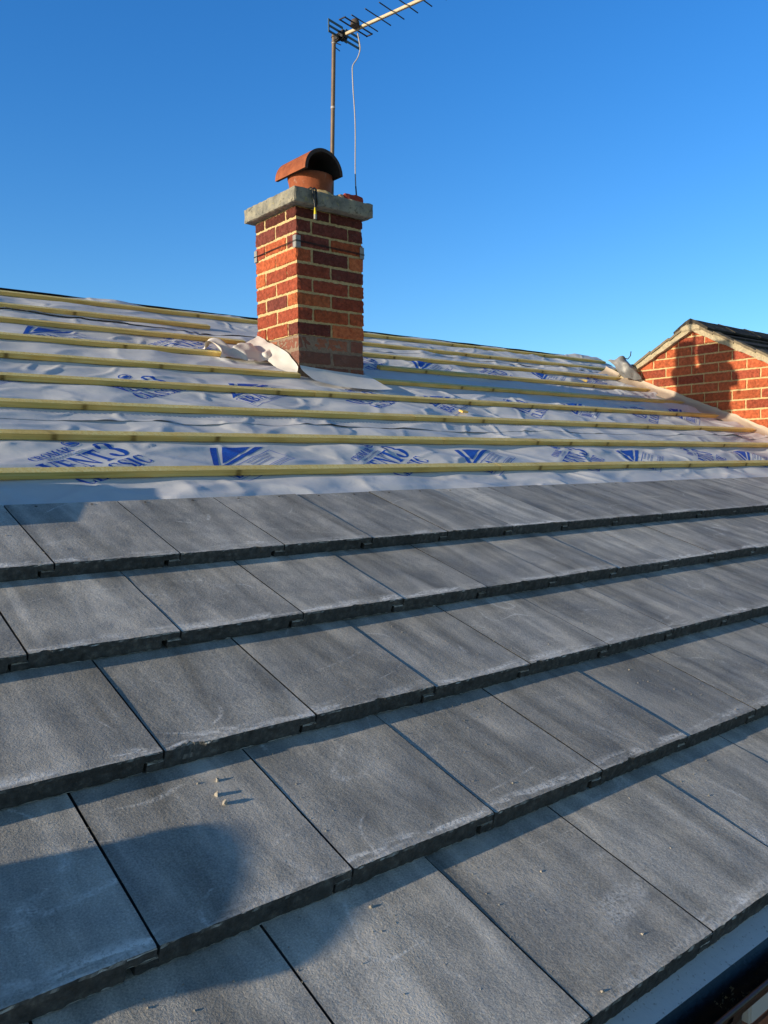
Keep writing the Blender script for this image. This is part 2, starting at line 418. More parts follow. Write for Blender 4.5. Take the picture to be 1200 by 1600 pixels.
nt.links.new(spw.outputs[2], mrt.inputs[0]); mlt = nt.nodes.new('ShaderNodeMath'); mlt.operation = 'MULTIPLY'; nt.links.new(mrt.outputs[0], mlt.inputs[0])
nt.links.new(mrw.outputs[0], mlt.inputs[1]); nt.links.new(mlt.outputs[0], mxw.inputs[0]); nt.links.new(mxw.outputs[2], mx.inputs[7])
nt.links.new(hs.outputs[0], mx.inputs[6]); nt.links.new(mx.outputs[2], bg.inputs[0]); nt.links.new(bg.outputs[0], wo.inputs[0])
scn.view_settings.view_transform = 'Standard'; scn.view_settings.look = 'None'; scn.view_settings.exposure = 0

# ------------------------------------------------------------------ tiles
SL = .1045                                       # a tile's own fall towards its head, relative to the roof
TILT = math.atan(SL)
def tile_mesh(k, chip=None, holes=True):
    rnd = random.Random(100 + k); sd = k * 7.7
    m = MB()
    ys = [0, .0008, .002, .004, .007, .012, .02, .035, .06, .10, .15, .20, .25, .30, .35, .39, .418, .42]
    def slab(x0, x1, z1, z0, step, front=0.0, cut=None):
        nx = max(2, int((x1 - x0) / step)); idx = {}; vs = []; fs = []
        xs = [x0 + (x1 - x0) * i / nx for i in range(nx + 1)]
        if cut: xs = sorted([x for x in xs if abs(x - cut) > .001] + [cut - .0004, cut + .0004]); nx = len(xs) - 1
        zs = [z1] + [z1 + (z0 - z1) * t for t in (.12, .3, .5, .7, .88)] + [z0]
        nY = len(ys) - 1; nZ = len(zs) - 1
        def V(i, j, kk):
            key = (i, j, kk)
            if key in idx: return idx[key]
            x = xs[i]; y = ys[j] + front; z = zs[kk]
            if cut and x > cut: z = zs[kk] * (.0152 / .033)
            if j == 0:                            # ragged front face
                y += .0018 * nz(x * 90 + sd, z * 140, 1) + .0011 * nz(x * 25 + sd, z * 50, 2)
                if kk in (0,):
                    r_ = max(0, nz(x * 60 + sd, 3.3, k)) ; y += .0007 + .005 * r_ * r_
                    z -= .0006 + .003 * max(0, nz(x * 45 + sd, 9.1, k))
                if kk == nZ: y += .001 + .003 * max(0, nz(x * 70 + sd, 5.1, k)); z += .0012 * abs(nz(x * 50, sd, k))
            elif kk == 0 and j < 7:
                z -= (.0009 * max(0, nz(x * 70 + sd, y * 120, k))) * (1 - j / 7)
                y += .002 * max(0, nz(x * 60 + sd, 3.3, k)) * (1 - j / 7)
            if kk == 0 and j >= 1:
                z += .0006 * nz(x * 8 + sd, y * 8, k) + .0008 * nz(x * 3, y * 3 + sd, k)
            if chip and j <= 6:
                dd = abs(x - chip[0]) / chip[1]
                if dd < 1:
                    q = (1 - dd ** 1.5) * (1 + .5 * nz(x * 150, sd, 0)); lim = chip[2] * q
                    if kk <= 3 and y - front < lim:
                        y = front + max(y - front, lim * (1 - kk / 4.2))
            if i in (0, nx): x += .0005 * nz(y * 60, z * 60, sd) + (.0010 if i == 0 else -.0010) * max(0, 1 - j / 4) * (kk == 0)
            idx[key] = len(vs); vs.append((x, y, z)); return idx[key]
        for i in range(nx):
            for j in range(nY): fs.append((V(i, j, 0), V(i + 1, j, 0), V(i + 1, j + 1, 0), V(i, j + 1, 0)))
            for kk in range(nZ): fs.append((V(i, 0, kk + 1), V(i + 1, 0, kk + 1), V(i + 1, 0, kk), V(i, 0, kk)))
            for kk in range(nZ): fs.append((V(i, nY, kk), V(i + 1, nY, kk), V(i + 1, nY, kk + 1), V(i, nY, kk + 1)))
            for j in range(nY): fs.append((V(i, j, nZ), V(i, j + 1, nZ), V(i + 1, j + 1, nZ), V(i + 1, j, nZ)))
        for j in range(nY):
            for kk in range(nZ):
                fs.append((V(0, j, kk), V(0, j + 1, kk), V(0, j + 1, kk + 1), V(0, j, kk + 1)))
                fs.append((V(nx, j + 1, kk), V(nx, j, kk), V(nx, j, kk + 1), V(nx, j + 1, kk + 1)))
        m.add(vs, fs, 0)
    e1 = .262 + rnd.uniform(-.005, .005)
    slab(.0012, .2972, 0, -.0330, .0032, cut=e1)
    slab(-.0285, .005, -.0166, -.0330, .0045, .0007)
    if holes:
        for x in (.075, .222):
            n = 10; vs = [(x + .0042 * math.cos(2 * PI * i / n), .397 + .0042 * math.sin(2 * PI * i / n), .0012) for i in range(n)]
            m.add(vs, [tuple(range(n))], 1)
    me = bpy.data.meshes.new('roof_tile')
    me.from_pydata(m.v, [], m.f); me.materials.append(M_TILE); me.materials.append(M_HOLE)
    me.polygons.foreach_set('material_index', m.mi); me.update()
    return me
variants = [tile_mesh(k, chip=(.03 + .02 * k, .010 + .001 * k, .0055) if k % 3 == 0 else None) for k in range(12)]
chipped = tile_mesh(40, chip=(.045, .030, .011))
OFF = {1: .8155, 2: .667, 3: .7872, 4: .6364, 5: 1.0869 - .3}
ORD = ['first', 'second', 'third', 'fourth', 'fifth', 'sixth', 'seventh', 'eighth', 'ninth', 'tenth', 'eleventh', 'twelfth', 'thirteenth', 'fourteenth', 'fifteenth', 'sixteenth', 'seventeenth', 'eighteenth']
CN = {1: 'top course', 2: 'second course down', 3: 'middle course',
      4: 'fourth course down', 5: 'eaves course'}
def proj(P):
    q = Rc.transposed() @ (Vector(P) - co.location)
    if q.z > -.05: return None
    return (600 + f * q.x / -q.z, 800 - f * q.y / -q.z)
tiles = []
for c in range(1, 6):
    row = []
    for i in range(-6, 22):
        x = OFF[c] + i * W
        if x < -.55 or x > 6.33: continue
        row.append((i, x))
    vis = []
    for (i, x) in row:
        inside = False
        for a in range(13):
            for b in range(13):
                vv = (5 - c) * G + G * b / 12; q = proj(RP(x + W * a / 12, vv, -SL * (G * b / 12)))
                if q and 6 < q[0] < 1194 and 0 < q[1] < 1594: inside = True
        vis.append(inside)
    cnt = 0
    for (i, x), vi in zip(row, vis):
        rnd = random.Random(c * 100 + i)
        me = variants[rnd.randrange(12)]
        if c == 3 and i == 0: me = chipped
        o = bpy.data.objects.new('roof_tile', me); COL.objects.link(o)
        o.rotation_euler = (TH - TILT + rnd.uniform(-.002, .002), rnd.uniform(-.0075, -.0010), rnd.uniform(-.0018, .0018))
        o.location = RP(x, (5 - c) * G + rnd.uniform(-.0015, .0015), rnd.uniform(-.0008, .0012))
        if vi:
            cnt += 1
            if c == 3 and i == 0: lb = 'grey roof tile with a chipped front edge, %s from the left in the %s' % (ORD[cnt - 1], CN[c])
            else: lb = 'flat grey concrete roof tile, %s from the left in the %s' % (ORD[min(cnt - 1, 17)], CN[c])
        else:
            lb = 'flat grey roof tile in the %s, beyond the %s side of the view' % (CN[c], 'left' if x < 2 else 'right')
        tag(o, lb, 'roof tile', 'flat concrete roof tiles laid in five courses', 'thing'); tiles.append(o)

# ------------------------------------------------------------------ membrane
BV = 2.0345; BG = .3351                           # lowest batten and batten gauge
bat_v = [BV + k * BG for k in range(9)]
X0, X1 = -1.2, 6.60
def mheight(x, v, sd):
    d = min(abs(v - (b + .025)) for b in bat_v)
    m = sm(.018, .085, d)
    if v < BV - .05: m = max(m, .9)
    a = .0165 * nz(x * 1.7 + sd, v * 4.4, sd) + .0055 * nz(x * 4.2, v * 10.5 + sd, 3)
    rdg = 1 - abs(nz(x * 2.2 + v * 2.1 + sd, v * 3.4 - x * .8, 7)) * 4
    rdg2 = 1 - abs(nz(x * 1.3 - v * 2.6 + sd, v * 2.0 + x, 11)) * 5
    a += .0042 * max(0, rdg) ** 2 + .0030 * max(0, rdg2) ** 2
    a += .0009 * nz(x * 15, v * 26, 5)
    right = sm(4.6, 6.4, x)
    a *= 1.15 + 1.0 * right
    a += .0045 * max(0, 1 - abs(nz(x * 3.3 - v * 4.4, v * 2.6 + x * 2, 15)) * 9) * (nz(x * 1.2, v * 2, 8) > 0)
    a = max(-.010, a)
    sag = -.0055 * (.5 + .5 * math.cos(2 * PI * (x + .1 * nz(x, v, 9)) / .42))
    return -.0935 + sag * (.6 + .4 * m) + a * m + .002 * m
def edge_line(x, v0, sd): return v0 + .012 * nz(x * 1.1, sd, 0) + .006 * nz(x * 5, sd, 2)
def sheet(v0, v1, sd, wavy, lift, name, label):
    nx = 760; nv = int((v1 - v0) / .0115)
    vs = []; fs = []
    for j in range(nv + 1):
        for i in range(nx + 1):
            x = X0 + (X1 + .68 * sm(4.0, 4.25, v0 + (v1 - v0) * j / nv) - X0) * i / nx
            lo = edge_line(x, v0, sd) if wavy else v0
            v = lo + (v1 - lo) * j / nv
            h = hfun(x, v, sd, v0, wavy, lift)
            vs.append(tuple(RP(x, v, h)))
    for j in range(nv):
        for i in range(nx):
            a = j * (nx + 1) + i; fs.append((a, a + 1, a + nx + 2, a + nx + 1))
    me = bpy.data.meshes.new(name); me.from_pydata(vs, [], fs); me.materials.append(M_MEM)
    me.polygons.foreach_set('use_smooth', [True] * len(fs)); me.update()
    o = bpy.data.objects.new(name, me); COL.objects.link(o)
    return tag(o, label, 'roofing membrane', None, 'thing')
def hfun(x, v, sd, v0, wavy, lift):
    h = mheight(x, v, 3.0) + lift
    if wavy:
        t = max(0, 1 - (v - v0) / .075)
        w = max(0, nz(x * 2.6, sd, 4) * 1.5 - .06) + .5 * max(0, nz(x * 9, sd, 6) - .1)
        h += (.0004 + .024 * w) * t * t
        if lift > .002: h += .012 * t * t * sm(2.9, 1.3, x) * sm(.2, .9, x)
    return h
A_ = (1.60, 2.76, 3.0, False, 0.0); B_ = (2.575, 4.42, 21.0, True, .0014); C_ = (4.27, 4.90, 33.0, True, .0030)
memA = sheet(*A_, 'roofing_membrane', 'grey breather membrane strip with blue print, lowest strip just above the tiles')
memB = sheet(*B_, 'roofing_membrane', 'widest grey breather membrane strip with blue print, lapped over the middle of the roof')
memC = sheet(*C_, 'roofing_membrane', 'narrow grey breather membrane strip along the ridge')

# ------------------------------------------------------------------ printing
def glyph(ch):
    """serif capitals as lists of polygons in a box 1 high; returns polys, advance"""
    P = []
    def q(*pts): P.append(list(pts))
    def rect(a, b, c, d): q((a, b), (c, b), (c, d), (a, d))
    def arc(cx, cy, rx, ry, a0, a1, w0, w1, n=12):
        for i in range(n):
            t0, t1 = i / n, (i + 1) / n
            def pt(t, inner):
                a = math.radians(a0 + (a1 - a0) * t); ww = w1 + (w0 - w1) * abs(math.cos(a))
                r_x = rx - ww * inner; r_y = ry - min(ww, .8 * ry) * inner * .55
                return (cx + r_x * math.cos(a), cy + r_y * math.sin(a))
            q(pt(t0, 0), pt(t1, 0), pt(t1, 1), pt(t0, 1))
    s_ = .055
    if ch == 'V': q((.05, 1), (.33, 1), (.55, .25), (.44, 0)); q((.44, 0), (.55, .0), (.82, 1), (.75, 1)); rect(-.02, 1 - s_, .40, 1); rect(.66, 1 - s_, .90, 1); return P, .92
    if ch == 'E': rect(.08, 0, .32, 1); rect(0, 0, .70, .07); rect(0, .93, .68, 1); rect(.3, .47, .54, .54); q((.64, 0), (.74, 0), (.74, .30)); q((.60, 1), (.70, 1), (.70, .72)); q((.5, .38), (.56, .38), (.56, .63), (.5, .63)); return P, .80
    if ch == 'N': rect(.10, 0, .17, 1); rect(.74, 0, .81, 1); q((.02, 1), (.30, 1), (.81, .02), (.70, 0)); rect(0, 0, .28, s_); rect(.62, 1 - s_, .92, 1); return P, .96
    if ch == 'T': rect(.27, 0, .53, 1); rect(.02, .93, .78, 1); rect(.16, 0, .64, s_); q((.02, 1), (.02, .68), (.12, .95)); q((.78, 1), (.78, .68), (.68, .95)); return P, .84
    if ch == 'I': rect(.10, 0, .34, 1); rect(0, 0, .44, s_); rect(0, 1 - s_, .44, 1); return P, .50
    if ch == 'L': rect(.08, 0, .32, 1); rect(0, 0, .66, .07); rect(0, 1 - s_, .42, 1); q((.58, 0), (.70, 0), (.70, .34)); return P, .74
    if ch == 'A': q((.38, 1), (.50, 1), (.86, 0), (.58, 0)); q((.38, 1), (.46, .86), (.15, 0), (.08, 0)); rect(.22, .28, .64, .34); rect(0, 0, .25, s_); rect(.50, 0, .92, s_); return P, .94
    if ch == 'C': arc(.44, .5, .42, .52, 55, 305, .25, .06, 18); q((.62, .96), (.74, 1.0), (.76, .66), (.70, .66)); q((.62, .06), (.70, .0), (.76, .34), (.70, .30)); return P, .84
    if ch == 'O': arc(.46, .5, .44, .52, 0, 360, .22, .05, 24); return P, .94
    if ch == 'S': arc(.36, .74, .30, .28, 40, 250, .18, .08, 12); arc(.36, .27, .32, .29, 70, -140, .2, .08, 12); q((.16, .60), (.30, .70), (.56, .44), (.42, .36)); q((.56, .98), (.62, .98), (.62, .66), (.56, .70)); q((.06, .36), (.12, .30), (.12, .0), (.06, .0)); return P, .72
    if ch == 'R': rect(.08, 0, .30, 1); rect(0, 0, .40, s_); rect(0, 1 - s_, .4, 1); arc(.40, .74, .34, .26, 95, -95, .2, .05, 10); q((.36, .48), (.52, .48), (.92, 0), (.64, 0)); return P, .88
    if ch == 'M': rect(.08, 0, .14, 1); rect(.78, 0, 1.0, 1); q((.02, 1), (.28, 1), (.62, .0), (.48, 0)); q((.48, 0), (.58, 0), (.86, 1), (.78, 1)); rect(0, 0, .24, s_); rect(.68, 0, 1.08, s_); return P, 1.14
    if ch == 'B': rect(.06, 0, .32, 1); arc(.36, .75, .36, .26, 92, -92, .24, .1, 10); arc(.38, .27, .42, .28, 92, -92, .26, .1, 10); rect(.0, 0, .42, .08); rect(0, .92, .4, 1); rect(.2, .47, .4, .54); return P, .86
    if ch == '3': arc(.38, .75, .34, .26, 150, -80, .24, .08, 14); arc(.38, .28, .40, .30, 85, -165, .28, .08, 16); arc(.14, .76, .10, .10, 0, 360, .1, .1, 8); arc(.12, .24, .11, .11, 0, 360, .11, .11, 8); return P, .86
    return P, .5
def word(txt, u, w, height, length, shear=0.0, up=0.0):
    tot = sum(glyph(c)[1] for c in txt); k = length / tot; x = 0; out = []
    for c in txt:
        P, adv = glyph(c)
        for poly in P: out.append([(u + (x + a) * k + shear * b * height, w + b * height) for a, b in poly])
        x += adv
    return out
def artwork():
    ink_, pale = [], []
    split = []
    ink_ += word('CLASSIC', .0, .0, .066, .345)
    ink_ += word('VENT', -.015, .088, .098, .275)
    ink_ += word('3', .268, .092, .125, .085)
    ink_ += word('CROMAR', .015, .216, .034, .185)
    # round badge
    for i in range(20):
        a0, a1 = 2 * PI * i / 20, 2 * PI * (i + 1) / 20
        ink_.append([(.235 + r * math.cos(a), .262 + r * .8 * math.sin(a)) for r, a in ((.034, a0), (.034, a1), (.029, a1), (.029, a0))])
    ink_.append([(.215, .248), (.255, .248), (.259, .268), (.211, .268)])
    # small print under the name: broken pale bars
    x = .06
    while x < .22: pale.append([(x, .198), (x + .009, .198), (x + .009, .206), (x, .206)]); x += .013
    # roof shaped mark and panel
    split = [len(ink_), len(pale)]
    P1, P2, P3 = Vector((.455, -.172)), Vector((.645, -.035)), Vector((.84, -.158))
    def L(a, b, t): return a + (b - a) * t
    c0 = (P1 + P2 + P3) / 3
    def inner(p, k): return c0 + (p - c0) * k
    # band along P1-P2, band along P1-P3, and the inner field, separated by white strips
    i1 = L(P1, c0, .40); i2a = L(P2, P3, .20); i3a = L(P3, P2, .20)
    ink_.append([tuple(P1), tuple(L(P1, c0, .27)), tuple(L(P2, P3, .12)), tuple(P2)])
    ink_.append([tuple(P1), tuple(P3), tuple(L(P3, P2, .16)), tuple(L(P1, c0, .27))])
    ink_.append([tuple(L(P1, c0, .50)), tuple(L(P3, P2, .26)), tuple(L(P2, P3, .22))])
    r0, r1, r2, r3 = .455, -.300, .84, -.185
    tk = .0026
    for a, b, c, d in ((r0, r1, r2, r1 + tk), (r0, r3 - tk, r2, r3), (r0, r1 + tk, r0 + tk, r3 - tk), (r2 - tk, r1 + tk, r2, r3 - tk), (r0 + .01, -.272, r2 - .02, -.270)):
        ink_.append([(a, b), (c, b), (c, d), (a, d)])
    ink_ += word('BBA', .468, -.262, .066, .155)
    for row_ in range(3):
        x = .635
        while x < .80 - .02 * row_:
            wd_ = .007 + .005 * random.random(); y = -.205 - row_ * .019
            pale.append([(x, y), (x + wd_, y), (x + wd_, y + .010), (x, y + .010)]); x += wd_ + .0035
    x = .60
    while x < .80: pale.append([(x, -.290), (x + .012, -.290), (x + .012, -.278), (x, -.278)]); x += .016
    return [('product_lettering', ink_[:split[0]], pale[:split[0] and split[1]]), ('approval_mark', ink_[split[0]:], pale[split[1]:])]
ART = artwork()
PHI = math.radians(33)
def subdivide(poly, L=.016):
    """fan into triangles and split the long ones"""
    tris = [(poly[0], poly[i], poly[i + 1]) for i in range(1, len(poly) - 1)]; out = []
    while tris:
        a, b, c = tris.pop()
        d = [math.dist(a, b), math.dist(b, c), math.dist(c, a)]; m = max(d)
        if m < L: out.append((a, b, c)); continue
        if d[0] == m: p = ((a[0] + b[0]) / 2, (a[1] + b[1]) / 2); tris += [(a, p, c), (p, b, c)]
        elif d[1] == m: p = ((b[0] + c[0]) / 2, (b[1] + c[1]) / 2); tris += [(a, b, p), (a, p, c)]
        else: p = ((c[0] + a[0]) / 2, (c[1] + a[1]) / 2); tris += [(a, b, p), (p, b, c)]
    return out
ART = [(n_, [t for p in a for t in subdivide(p)], [t for p in b for t in subdivide(p, .03)]) for n_, a, b in ART]
def stamp(x0, v0, par, prm, vmin, vmax):
    todo = []
    for n_, a, b in ART: todo += [(n_, a, M_INK, 0), ('small_print', b, M_INKP, 1)]
    last = None
    for nm, TT, mt, sub in todo:
        if sub and last is None: continue
        m = MB(); vs = []; fs = []; cache = {}
        for tri in TT:
            ids = []
            for (a, b) in tri:
                key = (round(a, 5), round(b, 5))
                if key not in cache:
                    x = x0 + a * math.cos(PHI) - b * math.sin(PHI); v = v0 + a * math.sin(PHI) + b * math.cos(PHI)
                    cache[key] = (len(vs), x, v); vs.append(RP(x, v, hfun(x, v, prm[2], prm[0], prm[3], prm[4]) + .0011))
                ids.append(cache[key])
            if any(i[1] > 6.5 or i[2] < vmin or i[2] > vmax for i in ids): continue
            # wind upward
            a, b, c = [vs[i[0]] for i in ids]
            t = tuple(i[0] for i in ids)
            if (b - a).cross(c - a).dot(N) < 0: t = t[::-1]
            fs.append(t)
        if fs:
            m.add(vs, fs, 0, smooth=True); ob = m.build(nm, mt, last if sub else par)
            if not sub: last = ob
        elif not sub: last = None
for k in range(-1, 5): stamp(1.12 + 1.265 * k, 1.985, memA, A_, 1.65, 2.56)
for k in range(-1, 5): stamp(1.64 + 1.265 * k, 2.855, memB, B_, 2.62, 4.22)
for k in range(-1, 5): stamp(.94 + 1.27 * k, 3.685, memB, B_, 2.62, 4.24)
m = MB()
x = -1.1
while x < 6.4:                                    # dashed lap line
    m.add([RP(a, b, hfun(a, b, 21, B_[0], True, B_[4]) + .001) for a, b in ((x, 2.668), (x + .012, 2.668), (x + .012, 2.673), (x, 2.673))], [(0, 1, 2, 3)]); x += .022
m.build('dashed_lap_line', M_INKP, memB)

# ------------------------------------------------------------------ battens
def cut_x(k):                                     # right-hand ends, at the neighbour's wall
    return {0: 6.58, 1: 6.57, 2: 6.56, 3: 6.58, 4: 6.60, 5: 6.60, 6: 6.62, 7: 6.98, 8: 7.2}[k]
def batten(x0, x1, k, label, rk=0.0):
    rnd = random.Random(int(x0 * 100) + k * 31); m = MB()
    L = x1 - x0; v = bat_v[k]
    m2 = MB(); n = max(2, int(L / .03))
    prof = [(0, 0), (0, .011), (0, .0206), (.0007, .0214), (.014, .0216), (.028, .0216), (.0403, .0214), (.041, .0206), (.041, 0)]
    vs = []; fs = []
    for i in range(n + 1):
        x = x0 + L * i / n
        bow = .0015 * nz(x * .8, k * 3.3, 1); bh = .0012 * nz(x * 1.1, k * 3.3, 5)
        for (a, b) in prof:
            j = .0006 * nz(x * 30, a * 200, b * 200 + k)
            vs.append(Vector((x - x0, a + bow + j, b + bh * .6 + (j if b > .02 else 0))))
    q = len(prof)
    for i in range(n):
        for j in range(q - 1): fs.append((i * q + j, (i + 1) * q + j, (i + 1) * q + j + 1, i * q + j + 1))
        fs.append((i * q + q - 1, (i + 1) * q + q - 1, (i + 1) * q, i * q))
    fs = [t[::-1] for t in fs]
    fs.append(tuple(range(q))[::-1]); fs.append(tuple(n * q + j for j in range(q)))
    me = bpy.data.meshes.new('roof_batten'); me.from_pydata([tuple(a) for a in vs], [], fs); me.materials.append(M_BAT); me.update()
    bm = bmesh.new(); bm.from_mesh(me); bmesh.ops.recalc_face_normals(bm, faces=bm.faces); bm.to_mesh(me); bm.free()
    o = bpy.data.objects.new('roof_batten', me); COL.objects.link(o)
    o.location = RP(x0, v, -.0905); o.rotation_euler = (TH, 0, rk)
    return tag(o, label, 'batten', 'yellow treated timber roof battens', 'thing')
nmB = ['first batten row above the tiles', 'second batten row above the tiles', 'third batten row above the tiles', 'fourth batten row above the tiles',
       'fifth batten row above the tiles', 'sixth batten row above the tiles', 'seventh batten row above the tiles', 'eighth batten row above the tiles', 'topmost batten row along the ridge']
splits = {0: [2.98], 1: [2.93], 2: [3.02], 3: [2.62], 5: [4.42]}
def xof(u, k):                                    # roof x of a photo point on batten k
    d = ray(u); o = co.location; t = (-.09 - N.dot(o)) / N.dot(d); return (o + d * t).x
chL = {4: xof((466, 589), 4), 5: xof((426, 563), 5), 6: xof((378, 536), 6), 7: xof((330, 516), 7)}
chR = {4: xof((577, 597), 4), 5: xof((582, 572), 5), 6: xof((571, 551), 6) - .25, 7: xof((571, 540), 7) - .25}
for k in range(9):
    cuts = [X0] + splits.get(k, []) + [cut_x(k)]
    segs = [(a, b) for a, b in zip(cuts[:-1], cuts[1:])]
    if k in chL:
        ns = []
        for a, b in segs:
            if a < chL[k] < b: ns.append((a, chL[k])); ns.append((chR[k], b))
            else: ns.append((a, b))
        segs = [s_ for s_ in ns if s_[1] - s_[0] > .05]
        fx = []
        for a, b in segs:
            if k == 5 and a == 4.42: fx.append((a, b))
            elif k == 5 and b == 4.42: fx.append((a, b))
            else: fx.append((a, b))
        segs = fx
    for i, (a, b) in enumerate(segs):
        if len(segs) == 1: w_ = 'unbroken yellow batten of the ' + nmB[k]
        elif k in chL: w_ = 'yellow batten %s in the %s' % (('left of the chimney', 'right of the chimney', 'at the right-hand end')[i], nmB[k])
        else: w_ = 'yellow batten, %s piece of the %s' % ('left' if i == 0 else 'right', nmB[k])
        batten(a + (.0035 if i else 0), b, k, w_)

# ------------------------------------------------------------------ own house: rear slope, walls, eaves
house = empty('house', (2.5, 2.5, -2.6)); tag(house, 'house whose roof is being retiled, carrying the membrane and battens', 'house')
ridge = RP(0, 4.905, -.10)
m = MB()
yb = ridge.y; zb = ridge.z
m.add([(X0, yb, zb), (7.3, yb, zb), (7.3, yb * 2, zb - yb * math.tan(TH)), (X0, yb * 2, zb - yb * math.tan(TH))], [(0, 1, 2, 3)])
m.build('rear_roof_slope', M_OLDROOF, house)
m = MB()
m.add([RP(X0, .12, -.115), RP(6.6, .12, -.115), RP(6.6, 4.9, -.115), RP(X0, 4.9, -.115)], [(0, 1, 2, 3)])
m.build('roof_deck', M_FASCIA, house)
m = MB()                                          # thin dark edge of old felt at the ridge
m.grid(lambda u, w: RP(X0 + (7.28 - X0) * u, 4.895 + .03 * w, -.083 + .004 * nz(u * 40, w) - .02 * w * w), 160, 3)
m.build('ridge_felt', M_BLACKP, house)
wall_y = .10
m = MB()
rb = random.Random(3)
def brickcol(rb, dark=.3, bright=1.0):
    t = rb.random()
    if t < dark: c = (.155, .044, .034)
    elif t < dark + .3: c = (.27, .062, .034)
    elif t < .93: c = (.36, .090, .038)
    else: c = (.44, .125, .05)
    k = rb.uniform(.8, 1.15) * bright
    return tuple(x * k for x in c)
# front wall bricks only near the visible corner, plain wall behind
m.box((2.6, wall_y + .13, -1.45), (7.6, .2, 2.3), mi=1)
for r in range(22):
    z = -.36 - r * .075
    x = .6 + (.11 if r % 2 else 0)
    while x < 4.2:
        m.rough_box((x, wall_y + .012, z), (x + .215, wall_y + .10, z + .065), .05, .0015, col=brickcol(rb)); x += .225
m.build('front_wall', [M_BRICKS, M_MORTARG], house, colors=True)
m = MB(); m.box((2.6, .065, -.135), (7.6, .03, .16)); m.build('fascia_board', M_FASCIA, house)
m = MB(); m.box((2.6, .15, -.222), (7.6, .20, .012)); m.build('soffit', M_WHITEP, house)
# membrane turned down into the gutter
t = NT('eaves_felt'); c_ = t.coord()
cc = t.mix(t.noise(c_, 20, 6, .7), (.62, .68, .76), (.85, .90, .96))
cc = t.mix(t.mr(t.noise(c_, 160, 3), .62, .7, 0, .5), cc, (.12, .12, .13))
M_EAVE = t.fin(cc, .7, t.bump(t.noise(c_, 60, 5), .7, .002))
m = MB()
def eave_fn(u, w):
    x = X0 + (6.6 - X0) * u; v = .13 - .165 * w
    return RP(x, v, -.040 - .004 * w + .0015 * nz(x * 6, w * 3) - .0 * w)
m.grid(eave_fn, 240, 8, flip=True)
ef = m.build('eaves_felt', M_EAVE); tag(ef, 'grey felt strip running out from under the eaves tiles over the black gutter', 'felt strip')
# gutter
gt = empty('gutter', (2.5, -.03, -.09)); tag(gt, 'black half-round plastic gutter along the eaves', 'gutter')
t = NT('gutter_plastic'); c_ = t.coord()
cc = t.mix(t.mr(t.noise(c_, 70, 6, .75), .56, .7, 0, .8), (.010, .010, .013), (.10, .10, .09))
M_GUT = t.fin(cc, .28, t.bump(t.noise(c_, 150, 4), .5, .001), spec=.6)
GY, GZ, GR = -.008, -.075, .048
m = MB()
ang = [PI + PI * i / 14 for i in range(15)]
prof = [(GY + GR * math.cos(a), GZ + GR * math.sin(a)) for a in ang] + [(GY + (GR - .003) * math.cos(a), GZ + (GR - .003) * math.sin(a)) for a in ang[::-1]]
n_ = 60; vs = []; fs = []
for i in range(n_ + 1):
    x = X0 - .1 + (6.6 - X0) * i / n_
    vs += [(x, a, b) for a, b in prof]
q = len(prof)
for i in range(n_):
    for j in range(q): fs.append((i * q + j, i * q + (j + 1) % q, (i + 1) * q + (j + 1) % q, (i + 1) * q + j))
m.add(vs, fs, smooth=True); m.build('trough', M_GUT, gt)
m = MB(); m.tube([(X0 - .1, GY - GR - .001, GZ + .001), (6.55, GY - GR - .001, GZ + .001)], .0042, 10)
m.build('front_lip', simple('gutter_lip', (.035, .024, .02), .3, 0, 40, .3), gt)
m = MB(); rg = random.Random(77)
for i in range(1500):
    x = rg.uniform(.7, 2.6); a = PI + rg.uniform(.10, .62) * PI; rr = GR - .004; q_ = Vector((x + .02 * nz(x * 9, 1), GY + rr * math.cos(a) * rg.uniform(.6, 1), GZ + rr * math.sin(a) + .002))
    if nz(x * 7, 4, 0) < -.15: continue
    r_ = rg.uniform(.0008, .0032); d_ = Vector((rg.uniform(-1, 1), rg.uniform(-1, 1), rg.uniform(0, 1))).normalized(); e_ = d_.orthogonal().normalized()
    m.add([q_ - d_ * r_, q_ + e_ * r_ * .5, q_ + d_ * r_, q_ - e_ * r_ * .5 + Vector((0, 0, r_ * .5))], [(0, 1, 2, 3)])
tag(m.build('gutter_debris', simple('moss_crumbs', (.22, .21, .13), .9)), 'mossy crumbs and grit lying in the black gutter', 'debris', kind='stuff')
for x in (.35, 1.35, 2.3, 3.3, 4.3, 5.3, 6.3):
    m = MB()
    pr_ = [(GY + (GR + .004) * math.cos(a), GZ + (GR + .004) * math.sin(a)) for a in ang]
    vs = [(x + dx, a, b) for dx in (-.014, .014) for a, b in pr_]; k = len(pr_)
    m.add(vs, [(j, j + 1, k + j + 1, k + j) for j in range(k - 1)], smooth=True)
    m.build('bracket', M_BLACKP, gt)
# window under the eaves
def onwall(u, y=wall_y):
    d = ray(u); t_ = (y - co.location.y) / d.y; return co.location + d * t_
wa = onwall((1157, 1592)); wb = onwall((1200, 1562))
win = empty('window', (wa.x, wall_y, wa.z)); tag(win, 'white plastic framed window with dark glass under the eaves, bottom right corner', 'window')
zbot = (wa.z + wb.z) / 2
m = MB(); m.box((wa.x + .45, wall_y - .004, (zbot - .228) / 2), (.9, .03, -.228 - zbot), bev=.004); 
m.box((wa.x + .13, wall_y - .022, (zbot - .228) / 2), (.012, .01, -.235 - zbot))
m.build('frame_panel', M_WHITEP, win)
m = MB(); m.box((wa.x - .40, wall_y + .000, (zbot - .75 - .232) / 2), (.79, .01, -.232 - zbot + .75)); m.build('pane', M_GLASS, win)
m = MB(); m.box((wa.x - .40, wall_y - .001, zbot - .78), (.83, .04, .06), bev=.004); m.build('sill', M_WHITEP, win)

